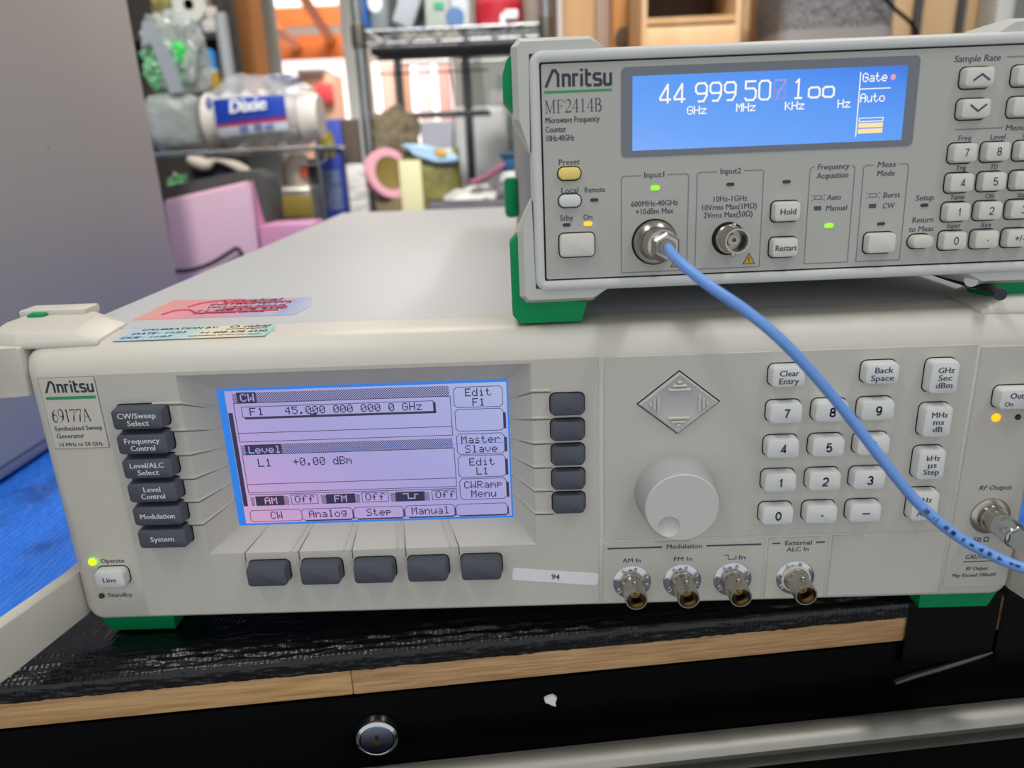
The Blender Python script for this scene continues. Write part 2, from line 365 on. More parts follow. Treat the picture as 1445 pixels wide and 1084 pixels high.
def hatch(mb, x0, z0, x1, z1, c, y):                       # checkerboard of dark pixels
    nx, nz = int((x1-x0)/c), int((z1-z0)/c)
    for i in range(nx):
        for j in range(nz):
            if (i+j) % 2: mb.rect(x0+i*c, z0+j*c, x0+(i+1)*c, z0+(j+1)*c, y)

# ------------------------------------------------------------------ shared instrument parts
def key(parent, cx, cz, wd, ht, dep, m, name='key', r=1.6, well=.45, taper=.5, legend=None, lm=None, y=0, wellshift=(0, 0)):
    """a push button; wd x ht is its top face, which stands dep in front of y"""
    mb = MB()
    base = rr(cx, cz, wd+taper*2, ht+taper*2, r+taper)
    mb.loft([ring(base, y+.3), ring(base, y-dep*.35), ring(rr(cx, cz, wd+taper*.9, ht+taper*.9, r+taper*.5), y-dep+.75), ring(rr(cx, cz, wd+.1, ht+.1, r), y-dep+.22), ring(rr(cx, cz, wd-.7, ht-.7, max(r-.35, .3)), y-dep)])
    o = mb.build(name, m, parent, smooth=40)
    if well:
        b = MB(); b.prism(rr(cx+wellshift[0], cz+wellshift[1], wd+taper*2+well*2, ht+taper*2+well*2, r+taper+well), y-.12, y+.05)
        b.build('key_recess', black_gap, o, label='dark gap around the key')
    if legend:
        b = MB()
        for it in legend:
            if it[0] == '#': glyph_digits(b, it[1], it[2], it[3], it[4], y-dep-.06, it[5])
            elif it[0] == '/': b.stroke(it[1], it[2], y-dep-.06)
            else: b.text(it[0], it[1], it[2], it[3], y-dep-.06, fit=it[4] if len(it) > 4 else None, bold=.024)
        b.build('legend', lm or ink, o, smooth=0, label='printed legend')
    return o
def bnc(parent, x, z, name='bnc_connector', flange=True, L=14.5):
    t = MB()
    t.lathe([(4.1, 0), (4.85, .3), (4.85, L-.4), (4.7, L), (4.15, L), (4.1, L-.3), (4.0, 3.2), (.9, 3.0)], (x, 0, z), seg=36)
    for k in (0, 1): t.lathe([(1.0, 4.5), (1.0, 6.0), (.6, 6.4), (.01, 6.4)], (x, -L+5.2, z), axis=(0, 0, 1 if k else -1), seg=12)
    t.lathe([(5.6, 0), (5.6, 2.4), (5.2, 2.8), (4.8, 2.8)], (x, 0, z), seg=36)
    o = t.build(name, nickel, parent)
    if flange:
        f = MB()
        pts = []
        for k in range(48):
            a = 2*math.pi*k/48; rr_ = 8.1 if (k % 8) else 7.3; pts.append((x + rr_*math.cos(a), z + rr_*math.sin(a)))
        f.lathe([(8.5, 0), (8.5, .7), (8.1, 1.0), (5.3, 1.1)], (x, 0, z), seg=40)
        for k in range(8):
            a = 2*math.pi*k/8 + .2
            f.box(-.6, .6, -1.7, -.9, 6.1, 7.9, .15, 1, M=Matrix.Translation((x, 0, z)) @ Matrix.Rotation(a, 4, 'Y'))
        f.build('lock_washer', chrome, o)
    d = MB(); d.lathe([(2.4, 2.6), (2.4, L-5), (1.7, L-4.6), (.8, L-4.6), (.75, 4)], (x, 0, z), seg=20); d.build('dielectric', brass if flange else ptfe, o)
    p = MB(); p.lathe([(.7, 3), (.7, L-4.0), (.35, L-3.8), (.01, L-4.6)], (x, 0, z), seg=12); p.build('centre_contact', brass if not flange else nickel_dark, o)
    return o
def led(parent, x, z, wd, ht, m, y=-.05, name='indicator_led', label=None):
    b = MB(); b.loft([ring(rr(x, z, wd, ht, ht*.49), y+.1), ring(rr(x, z, wd, ht, ht*.49), y-.25), ring(rr(x, z, wd*.86, ht*.75, ht*.36), y-.5)])
    return b.build(name, m, parent, label=label)

# ================================================================== the sweep generator (its front face is the plane y = 0)
def build_generator():
    g = thing('signal_generator', 'large beige sweep generator at the bottom with a lavender screen, keypad and round knob', 'test instrument')
    # cover and body
    b = MB(); b.box(-213, 213, 31.5, 590, 1, 133, 3, 2); b.build('top_cover', cover, g)
    # front casting: rings of rounded rectangles rolling over to the flat face, with the display opening in it
    b = MB()
    def rg(y, k):                                          # k 0..1 how far the roll has come in
        l, t, bt = -214.5 + 8.5*k, 133 - 11.2*k, 0 + 5*k
        return ring(rr(0, (t+bt)/2, -2*l, t-bt, 9 - 5*k, 5), y)
    rings = [rg(31, 0), rg(15, 0), rg(10.5, .02), rg(7, .1), rg(4, .34), rg(2, .56), rg(.7, .8), rg(0, 1)]
    vs = b.loft(rings, cap0=False, cap1=False)
    OX0, OX1, OZ0, OZ1 = -148.2, -1.8, 36.2, 120.0          # opening in the face
    SX0, SX1, SZ0, SZ1, SD = -137.9, -11.9, 43.3, 109.6, 12  # display behind it
    hole = [(OX0, OZ0), (OX1, OZ0), (OX1, OZ1), (OX0, OZ1)]
    hv = [b.bm.verts.new((p[0], 0, p[1])) for p in hole]
    outer = vs[-1]
    ed = []
    for i in range(len(outer)):
        e = b.bm.edges.get((outer[i], outer[(i+1) % len(outer)])); ed.append(e)
    ed += [b.bm.edges.new((hv[i], hv[(i+1) % 4])) for i in range(4)]
    bmesh.ops.triangle_fill(b.bm, edges=ed, use_beauty=True)
    b.build('front_casting', casting, g, smooth=50)
    # display moulding: a thin plate around the opening and the funnel that runs back to the display
    b = MB()
    b.prism([(-181, 5.2), (25.6, 5.2), (25.6, 121.6), (-181, 121.6)], -.55, .02, holes=[hole])
    sc = [(SX0, SZ0), (SX1, SZ0), (SX1, SZ1), (SX0, SZ1)]
    for i in range(4):
        j = (i+1) % 4; b.face([(hole[i][0], -.55, hole[i][1]), (hole[j][0], -.55, hole[j][1]), (sc[j][0], SD, sc[j][1]), (sc[i][0], SD, sc[i][1])])
    rdg = lambda pts: b.tube(pts, .62, 8)
    t = (SX0+1.2 - OX0)
    for z in (108.2, 96.2, 85.1, 74.0, 62.9, 51.8):          # ridges that lead each key to its line of the display
        f = (z-OZ0)/(OZ1-OZ0); zs = SZ0 + f*(SZ1-SZ0)
        rdg([(-156.5 if z < 108 else -160, -.55, z), (OX0, -.55, z), (SX0-.3, SD-.3, min(zs+1.2, SZ1-1.2))])
        rdg([(6.0, -.55, z), (OX1, -.55, z), (SX1+.3, SD-.3, min(zs+1.2, SZ1-1.2))])
    for x in (-133, -108.8, -84.9, -61, -37.2):
        f = (x-OX0)/(OX1-OX0); xs = SX0 + f*(SX1-SX0)
        rdg([(x, -.55, 30), (x, -.55, OZ0), (xs, SD-.4, SZ0-.2)])
        if x > -130: rdg([(x-2.6, -.55, OZ0), (xs-2.4, SD-.4, SZ0-.2)])
    b.build('display_moulding', faceplate, g, smooth=30)
    gm = mat('groove shadow grey', '#5c5a55', .7)  # thin dark tubes beside the ridges draw the groove shade as colour
    def groove(pts): q = MB(); q.tube(pts, .24, 6); q.build('groove_shade_line', gm, g)
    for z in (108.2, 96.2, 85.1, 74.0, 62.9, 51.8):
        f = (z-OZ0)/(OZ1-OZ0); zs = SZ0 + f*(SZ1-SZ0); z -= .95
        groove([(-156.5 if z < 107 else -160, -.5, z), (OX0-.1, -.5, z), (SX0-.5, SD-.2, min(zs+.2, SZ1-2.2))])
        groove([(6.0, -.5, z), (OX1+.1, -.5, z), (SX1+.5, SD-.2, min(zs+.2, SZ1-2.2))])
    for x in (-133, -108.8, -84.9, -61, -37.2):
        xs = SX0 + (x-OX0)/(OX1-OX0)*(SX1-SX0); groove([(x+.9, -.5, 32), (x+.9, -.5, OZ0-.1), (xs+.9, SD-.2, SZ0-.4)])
    # raised plates to the right
    b = MB(); b.box(28, 178.4, -.55, .2, 37.2, 121.6, .3, 1); b.build('keypad_plate', faceplate, g)
    b = MB(); b.box(27.6, 99, -.5, .2, 4.8, 35.7, .3, 1); b.build('modulation_plate', faceplate, g)
    b = MB(); b.box(100.5, 127, -.5, .2, 4.8, 35.7, .3, 1); b.build('external_input_plate', faceplate, g)
    b = MB(); b.box(128.6, 178.4, -.5, .2, 5.2, 36, .3, 1); b.build('blank_plate', faceplate, g)
    b = MB(); b.box(180.2, 208, -.5, .2, 8, 120.5, .3, 1); b.build('output_plate', faceplate, g)
    # display
    b = MB(); b.box(SX0, SX1, SD, SD+2, SZ0, SZ1); s = b.build('display', lcd_blue_edge, g, label='lit lavender and pink display with a blue edge')
    y = SD-.08
    b = MB(); b.box(-134.6, -12.6, y, SD, 44.3, 108.4); b.build('display_field', lcd_field, s, smooth=0)
    y -= .12; b = MB()
    b.rect(-134.4, 53.1, -132.4, 98.4, y)
    # header bars
    def header(z0, z1, word, x1):
        b.rect(-129.6, z0, -129.6+x1, z1, y); hatch(b, -131.4, z0, -129.6, z1, .55, y); hatch(b, -129.6+x1, z0, -36.9, z1, .52, y)
    header(102.8, 107.7, 'CW', 8.6); header(78.5, 83.2, 'Level', 16.4)
    b.frame(-131.5, 84.5, -36.9, 102.9, .28, y); b.frame(-131.3, 59.6, -36.7, 78.6, .28, y)
    b.rect(-131.3, 88.6, -36.9, 88.9, y); b.rect(-131, 63.8, -36.6, 64.1, y)
    b.frame(-128.3, 96.0, -44.4, 101.1, .28, y); b.rect(-127.4, 95.2, -43.6, 96.0, y); b.rect(-44.4, 95.2, -43.5, 100.3, y)
    pixtext(b, 'F1', -124.9, 96.9, 3.4, 3.6, y); pixtext(b, '45.000 000 000 0 GHz', -116.2+6.8, 96.9, 3.02, 3.6, y)
    b.rect(-98.6, 96.3, -95.7, 97.0, y)
    pixtext(b, 'L1', -124.8, 72.4, 3.3, 3.9, y); pixtext(b, '+0.00 dBm', -109, 72.4, 2.97, 3.9, y)
    for x0, x1, f0, f1 in ((-130.7, -113.1, -112.3, -100), (-98.6, -80.8, -80.1, -67.9), (-67, -49.2, -48.3, -36.9)):
        b.rect(x0+2.2, 53.1, x1-2.4, 57.9, y); hatch(b, x0, 53.1, x0+2.2, 57.9, .55, y); hatch(b, x1-2.4, 53.1, x1, 57.9, .55, y)
        b.frame(f0, 53.3, f1, 58.1, .28, y); pixtext(b, 'Off', f0+1.6, 54.2, 3.2, 3.4, y)
    b.rect(-131.2, 58.6, -36.7, 58.9, y)
    for i, (x0, x1, wd) in enumerate(((-132.1, -108.4, 'CW'), (-108.4, -85, 'Analog'), (-84.6, -61.8, 'Step'), (-61, -38.3, 'Manual'), (-37.8, -14.3, ''))):
        for ln in ([(x0+1, 45.1), (x0, 46), (x0, 49.6), (x0+1.2, 50.8), (x1-1.2, 50.8), (x1, 49.6), (x1, 46), (x1-1, 45.1), (x0+1, 45.1)],): b.stroke(ln, .28, y)
        if i: b.rect(x0+1.5, 44.5, x1-.6, 45.2, y); b.rect(x1-.2, 45, x1+.5, 49, y)
        n = len(wd)*2.95; pixtext(b, wd, (x0+x1)/2-n/2+.4, 46.3, 2.95, 3.7, y)
    for i, (z1, z0, a, c) in enumerate(((106.7, 96.9, 'Edit', 'F1'), (96.5, 85.8, '', ''), (85, 74.8, 'Master', 'Slave'), (74.6, 63.6, 'Edit', 'L1'), (63.3, 52.6, 'CWRamp', 'Menu'))):
        x0, x1 = -35.4, -14.4
        b.stroke([(x0+1.2, z0+.5), (x0, z0+1.6), (x0, z1-1.4), (x0+1.2, z1), (x1-1.2, z1), (x1, z1-1.4), (x1, z0+1.6), (x1-1.2, z0+.5), (x0+1.2, z0+.5)], .28, y)
        if i: b.rect(x1+.1, z0+1.2, x1+1.1, z1-2, y)
        for wd, zz in ((a, (z0+z1)/2+.6), (c, (z0+z1)/2-3.9)): pixtext(b, wd, (x0+x1)/2-len(wd)*1.47+.3, zz, 2.95, 3.6, y)
    b.build('display_lettering', lcd_dark, s, smooth=0, label='dark dot matrix readings on the display')
    y -= .12; b = MB()
    pixtext(b, 'CW', -128, 103.5, 3.3, 3.6, y); pixtext(b, 'Level', -128, 79, 2.95, 3.5, y); pixtext(b, 'AM', -124.4, 53.9, 3.1, 3.4, y); pixtext(b, 'FM', -92.6, 53.9, 3.1, 3.4, y)
    b.stroke([(-61.6, 57), (-59, 57), (-59, 54.6), (-56, 54.6), (-56, 56.6), (-54.4, 56.6)], .45, y)
    b.build('display_header_lettering', lcd_field, s, smooth=0, label='light headings CW, Level, AM and FM on the display')
    b = MB(); b.stroke([(-131.4, 79.6), (-12.6, 80.6)], .22, y-.1); b.build('display_line_defect', lcd_blue_edge, s, smooth=0, label='thin blue fault line across the display')
    # nameplate
    b = MB(); b.box(-205.6, -182.4, -.35, .1, 89.3, 120.8); n = b.build('nameplate', casting, g, smooth=0)
    b = MB(); b.frame(-205.8, 89.1, -182.2, 121, .3, -.3); b.build('nameplate_outline', ink_grey, n, smooth=0)
    b = MB(); logo(b, -204.0, 114.3, 17.8, -.42)
    serif(b, '69177A', -203.6, 101.3, 5.6, 16.4, -.42)
    for tx, z, h_, fw in (('Synthesized Sweep', 97.4, 1.95, 20.2), ('Generator', 94.0, 1.95, 11.8), ('10 MHz to 50 GHz', 90.2, 1.7, 18.6)):
        b.text(tx, -203.8, z, h_, -.42, 'LEFT', fit=fw)
    b.build('nameplate_lettering', logo_ink, n, smooth=0)
    b = MB(); b.rect(-204.2, 111.3, -183.2, 112.6, -.42); b.build('green_bar', green_line, n, smooth=0)
    # charcoal keys with legends
    for i, tx in enumerate(((('CW/Sweep', 15.9), ('Select', 9)), (('Frequency', 14.7), ('Control', 10.2)), (('Level/ALC', 14.3), ('Select', 9)), (('Level', 7.2), ('Control', 10.2)), (('Modulation', 14.9),), (('System', 10.2),))):
        cz = 103.5 - 11.15*i
        leg = [(tx[0][0], -164.5, cz+.5, 2.3, tx[0][1]), (tx[1][0], -164.5, cz-2.75, 2.3, tx[1][1])] if len(tx) == 2 else [(tx[0][0], -164.5, cz-1.1, 2.3, tx[0][1])]
        key(g, -164.5, cz, 20.6, 8.4, 6, dark_key, 'menu_key', 1.5, legend=leg, lm=ink_light, y=-.5)
    for i in range(5): key(g, 12.7, 102.1-11.3*i, 12.9, 8.3, 3.2, dark_key, 'soft_key', 1.5, y=-.5)
    for i in range(5): key(g, -121.8+23.8*i, 27.3, 17.1, 9.2, 6, dark_key, 'soft_key', 1.5, y=-.5)
    # pale keypad
    K = lambda cx, cz, leg, wd=12.8, ht=8.0: key(g, cx, cz, wd, ht, 5, white_key, 'keypad_key', 1.7, legend=leg, y=-.5)
    K(101.8, 111.8, [('Clear', 101.8, 112.3, 2.4, 7.8), ('Entry', 101.8, 109.0, 2.4, 7.8)]); K(139.2, 111.8, [('Back', 139.4, 112.3, 2.4, 7.2), ('Space', 139.2, 109.0, 2.4, 9.1)])
    for r_, row in enumerate(('789', '456', '123', '0.-')):
        for c_, ch in enumerate(row):
            x, z = 101.9 + 18.65*c_, 96.1 - 15.6*r_
            K(x, z, [('#', ch, x+.2, z-1.75, 3.5 if ch not in '.-' else 3.4, .75 if ch != '.' else .9)])
    for z, L in ((109.3, (('GHz', 6.3), ('Sec', 5.3), ('dBm', 6.6))), (90.2, (('MHz', 6.4), ('ms', 4.3), ('dB', 3.9))), (71.0, (('kHz', 5.4), ('µs', 3.4), ('Step', 6.4))), (51.6, (('Hz', 3.9), ('', 0), ('Adrs', 6.8)))):
        K(164.1, z, [(tx, 164.3, z + 2.1 - 3.2*i, 2.35, fw) for i, (tx, fw) in enumerate(L) if tx], 10.8, 13.0)
    K(196.6, 99.0, [('Output', 196.6, 99.4, 2.5, 10), ('On', 191.6, 96.2, 1.9, 3.4), ('Off', 200.4, 96.2, 1.9, 3.6)], 17, 8.2)
    key(g, -193.2, 26.9, 12.8, 7.6, 4.5, white_key, 'line_key', 1.8, legend=[('Line', -193.3, 25.7, 2.4, 5.9)], y=0)
    # lamps
    def dome(x, z, r, m, label):
        b = MB(); b.lathe([(r, 0), (r*.92, .5), (r*.6, .95), (.01, 1.1)], (x, -.4, z), seg=20); b.build('indicator_led', m, g, label=label)
    dome(-201.7, 33.9, 1.75, led_lime, 'lit green lamp beside the word Operate'); dome(-201.2, 16.2, 1.3, led_off_olive, 'dark standby lamp')
    dome(190.6, 89.5, 1.9, led_amber, 'lit amber lamp under the output key'); dome(199.6, 89.4, 1.3, led_off_red, 'dark red lamp under the output key')
    # printing on the face
    b = MB(); yy = -.62
    def X(tx, x, z, h, fw, sh=0, o=0, al='CENTER'): q = MB(); q.text(tx, x, z, h, yy+o, al, fit=fw, shear=sh); q.build('panel_lettering', ink, g, smooth=0)
    X('Operate', -198.2, 33.0, 2.1, 10.7, 0, .5, 'LEFT'); X('Standby', -198.6, 15.2, 2.1, 11.2, 0, .5, 'LEFT')
    X('Modulation', 63.4, 32.0, 2.2, 15.5); X('AM In', 40.4, 25.7, 2.1, 8); X('FM In', 63.1, 25.7, 2.1, 8)
    b.stroke([(81.0, 28), (83.2, 28), (83.2, 25.9), (86.6, 25.9), (86.6, 27.8)], .32, yy); X('In', 89.3, 25.7, 2.1, 2.8)
    X('External', 113.7, 32.1, 2.2, 11.6); X('ALC In', 113.7, 28.9, 2.1, 9.6)
    X('RF Output', 195.4, 56.2, 2.1, 13.9, .25); X('50 Ω', 193.5, 30.8, 2.4, 6.6)
    X('CAUTION', 194, 22.4, 2.2, 12.4, .2)
    X('RF Output', 193.8, 16.7, 1.7, 9.8, .2); X('May Exceed 100mW', 193.0, 13.3, 1.75, 19.6, .2)
    b.build('pulse_symbol', ink, g, smooth=0)
    for q in ((29.6, 32.6, 53.6, 33.4), (73.2, 32.6, 97.4, 33.4), (102.3, 32.8, 105.7, 33.5), (121.4, 32.8, 125.2, 33.5), (187.2, 20.9, 200.8, 21.25)):
        b = MB(); b.rect(*q, yy); b.build('printed_rule', ink, g, smooth=0)
    # arrow pad
    b = MB(); C = (58.7, 100.9)
    dm = lambda k, y: [(C[0]+16.6*k, y, C[1]), (C[0], y, C[1]-13.5*k), (C[0]-16.6*k, y, C[1]), (C[0], y, C[1]+13.5*k)]
    b.loft([dm(1, -.3), dm(.99, -1.6), dm(.93, -2.2), dm(.9, -2.0)])
    p = b.build('arrow_pad', pad_m, g)
    b = MB(); b.prism([(v[0], v[2]) for v in dm(1.045, 0)], -.62, -.5); b.build('pad_recess', black_gap, p)
    b = MB()
    for ax, sg in ((0, 1), (0, -1), (1, 1), (1, -1)):
        for i, (dd, L) in enumerate(((6.2, 9), (7.9, 5.6), (9.4, 1.6))):
            if ax == 0: b.tube([(C[0]-L/2, -2.4, C[1]+sg*dd), (C[0]+L/2, -2.4, C[1]+sg*dd)], .62, 8)
            else: dd2 = dd+2.2; b.tube([(C[0]+sg*dd2, -2.4, C[1]-L*.38), (C[0]+sg*dd2, -2.4, C[1]+L*.38)], .62, 8)
    b.build('arrow_ribs', casting, p)
    # knob with a finger dimple
    kc = Vector((58.5, 0, 60.2)); dc = (kc.x-5.2, kc.z-8.4)
    b = MB(); b.lathe([(17.4, .4), (17.0, 3), (15.7, 14.6), (15.3, 15.6)], (kc.x, 0, kc.z), seg=64); k = b.build('rotary_knob', knob_side, g)
    b = MB(); n = 64
    out = [(kc.x + 15.3*math.cos(2*math.pi*i/n), kc.z + 15.3*math.sin(2*math.pi*i/n)) for i in range(n)]
    inn = [(kc.x + 14.8*math.cos(2*math.pi*i/n), kc.z + 14.8*math.sin(2*math.pi*i/n)) for i in range(n)]
    dim = [(dc[0] + 4.7*math.cos(2*math.pi*i/24), dc[1] + 4.7*math.sin(2*math.pi*i/24)) for i in range(24)]
    b.loft([ring(out, -15.6), ring(inn, -16)], False, False)
    ed = []
    for lp in (inn, dim):
        v_ = [b.bm.verts.new((q[0], -16, q[1])) for q in lp]; ed += [b.bm.edges.new((v_[i], v_[(i+1) % len(v_)])) for i in range(len(v_))]
    bmesh.ops.triangle_fill(b.bm, edges=ed, use_beauty=True)
    b.lathe([(4.7, 0), (4.3, -.5), (3.2, -1.3), (1.8, -1.75), (.01, -1.9)], (dc[0], -16, dc[1]), seg=24)
    bmesh.ops.remove_doubles(b.bm, verts=b.bm.verts[:], dist=.001); b.build('knob_face', knob_m, k, smooth=30)
    # connectors
    for i, x in enumerate((40.6, 63.1, 85.6)): bnc(g, x, 15.4)
    o = bnc(g, 113.6, 15.4); b = MB(); b.lathe([(6.4, 1.1), (6.4, 2.0), (4.9, 2.0)], (113.6, 0, 15.4), seg=32); b.build('white_washer', ptfe, o)
    b = MB(); b.lathe([(8.4, 0), (8.4, .8), (7.6, 1.4), (6.0, 1.6), (6.0, 3.5), (5.0, 3.6), (5.0, 9)], (195.3, -.5, 43.8), seg=40)
    o = b.build('output_connector', nickel, g)
    # stickers
    def foil(name, stops):
        m = mat(name, '#ffffff', .25); nt = m.node_tree; tc = nt.nodes.new('ShaderNodeTexCoord'); sp = nt.nodes.new('ShaderNodeSeparateXYZ'); r = nt.nodes.new('ShaderNodeValToRGB')
        while len(r.color_ramp.elements) < len(stops): r.color_ramp.elements.new(.5)
        for e, (p_, c_) in zip(r.color_ramp.elements, stops): e.position = p_; e.color = lin(c_)
        nt.links.new(tc.outputs['Generated'], sp.inputs[0]); nt.links.new(sp.outputs['X'], r.inputs['Fac']); nt.links.new(r.outputs['Color'], nt.nodes['Principled BSDF'].inputs['Base Color']); return m
    holo = foil('holographic sticker', [(0, '#f2a79c'), (.2, '#ee9fae'), (.55, '#dda0b8'), (.72, '#b3b6d6'), (.8, '#c9b9d0'), (.86, '#a9b4dc'), (1, '#bcc6da')])
    holo2 = foil('pale holographic sticker', [(0, '#b5d3ea'), (.4, '#b8dfe2'), (.58, '#f0e7cc'), (.8, '#eedfc0'), (.93, '#bfe0d6'), (1, '#9cd6ce')])
    def sticker(name, quad, z, m, lines, label, inkm=ink):
        dr = lambda y_: -max(0, 13-y_)*.16 if z < 133 else 0                # follows the roll of the edge
        b = MB(); b.loft([[(p[0], p[1], z+.02+dr(p[1])) for p in quad], [(p[0], p[1], z+.22+dr(p[1])) for p in quad]]); s_ = b.build(name, m, g, smooth=0, label=label)
        b = MB()
        for tx, u, v_, sz, al in lines:
            st = len(b.bm.verts); b.text(tx, 0, 0, sz, 0, al, shear=.1, bold=.02); b.bm.verts.ensure_lookup_table()
            for vv in list(b.bm.verts)[st:]: vv.co = Vector((quad[0][0]+u + vv.co.x, quad[0][1]+v_ + vv.co.z, z+.3+dr(quad[0][1]+v_ + vv.co.z)))
        b.build('sticker_lettering', inkm, s_, smooth=0); return s_
    s_ = sticker('service_sticker', [(-188, 49), (-111.5, 47.6), (-108.5, 66), (-113.7, 88.5), (-189, 94)], 133,
            holo,
            [('O calcal', 44, 34, 6.5, 'CENTER'), ('INSTRUMENTS', 46, 27, 4.4, 'CENTER'), ('TEST AND REPAIR', 46, 20.5, 3.4, 'CENTER'), ('+1 408 578 4330', 46, 13, 4.4, 'CENTER'), ('instruments service', 42, 7.5, 3, 'CENTER')], 'red and violet holographic sticker on the top cover')
    b = MB()
    for pts in ([(-178, 58), (-175, 66), (-168, 66), (-163, 60), (-158, 57)], [(-172, 74), (-168, 83), (-158, 87), (-148, 86), (-156, 80)], [(-150, 79.5), (-122, 79.5)], [(-152, 66.5), (-120, 66.5)], [(-158, 59), (-122, 59)]):
        b.tube([(p[0], p[1], 133.1) for p in pts], .75, 5, smooth=4)
    b.build('sticker_marks', mat('red sticker print', '#c93a52', .5), s_)
    sticker('calibration_sticker', [(-177, 9.4), (-112.5, 9.6), (-111.6, 20), (-114.5, 30.2), (-177.5, 30.2)], 133.0, holo2,
            [('CALIBRATION BY:', 4, 16.5, 2.9, 'LEFT'), ('DATE : 11/23', 3, 9.6, 2.9, 'LEFT'), ('DUE : 11/27', 1.5, 3, 2.9, 'LEFT'), ('O calcal', 52, 16.4, 3.8, 'CENTER'), ('INSTRUMENTS', 52, 12.8, 1.9, 'CENTER'), ('+1 408 578 4330', 48, 7.2, 2.9, 'CENTER'), ('instruments service and repair', 46, 3, 1.7, 'CENTER')],
            'pale blue and cream calibration sticker on the front edge')
    b = MB(); t_ = Matrix.Translation((6.2, -.55, 19.5)) @ Matrix.Rotation(R(6.2), 4, 'Y')
    b.prism(rr(0, 0, 38.6, 6.1, 1.2), -.16, 0)
    for v in b.bm.verts: v.co = t_ @ v.co
    s_ = b.build('asset_label', paper, g, smooth=0, label='white paper label reading 94')
    b = MB(); b.text('94', 0, -1.3, 2.6, -.24, bold=.03)
    for v in b.bm.verts: v.co = t_ @ v.co
    b.build('label_number', ink, s_, smooth=0)
    # handles at both ends: top casting, two arms and the grip
    def handle(sg):
        M = Matrix.Scale(sg, 4, (1, 0, 0)); mk = lambda poly: [(p[0], p[1]) for p in poly]
        b = MB()
        lo = [(-216, 6), (-182, 7), (-186, 41), (-204, 57), (-238, 57), (-238, 30), (-232, 12)]; hi = [(-217, 9), (-193, 10), (-199, 39), (-208, 52), (-236, 52), (-236, 32), (-230, 14)]
        b.loft([[(p[0], p[1], 131.5) for p in lo], [(p[0], p[1], 133.8) for p in lo], [(p[0], p[1], 138) for p in hi]])
        r = bmesh.ops.bevel(b.bm, geom=[e for e in b.bm.edges], offset=.9, segments=2, affect='EDGES', profile=.5)
        b.box(-238, -206.5, 44, 57, 136, 140.5, 1.2)
        for v in b.bm.verts: v.co = M @ v.co
        h = b.build('front_handle', casting, g, smooth=40)
        for (z0, z1) in ((112, 133), (2.5, 25)):
            b = MB(); b.prism([(-213.2, 24), (-213.2, 3), (-227, 2), (-230, -10), (-231, -62), (-247, -62), (-246, 24)] if z0 > 50 else [(-213.4, 24), (-213.4, 5), (-223, -36), (-230, -62), (-241, -62), (-236, -50), (-229, -36), (-219, 5), (-218.6, 24)], z0, z1, 'z', .9)
            for v in b.bm.verts: v.co = M @ v.co
            b.build('handle_arm', casting, h)
        b = MB(); b.box(-243, -225, -74, -56, 2.5, 134, 5, 3)
        for v in b.bm.verts: v.co = M @ v.co
        b.build('handle_grip', casting, h)
        b = MB(); b.box(-232, -224, 40, 48, 137, 139.6, 1.2)
        for v in b.bm.verts: v.co = M @ v.co
        b.build('green_bumper', green_rubber, h, label='green rubber bumper on the handle casting')
    handle(1); handle(-1)
    for x0, x1, y0 in ((-212, -176, 9), (176, 213, 9), (-212, -176, 520), (176, 213, 520)):
        b = MB(); b.loft([[(x0, y0, 2), (x1, y0, 2), (x1, y0+42, 2), (x0, y0+42, 2)], [(x0+3, y0+4, -12), (x1-2, y0+4, -12), (x1-2, y0+40, -12), (x0+3, y0+40, -12)]])
        b.build('rubber_foot', green_rubber, g, label='green rubber foot')
    return g
generator = build_generator()

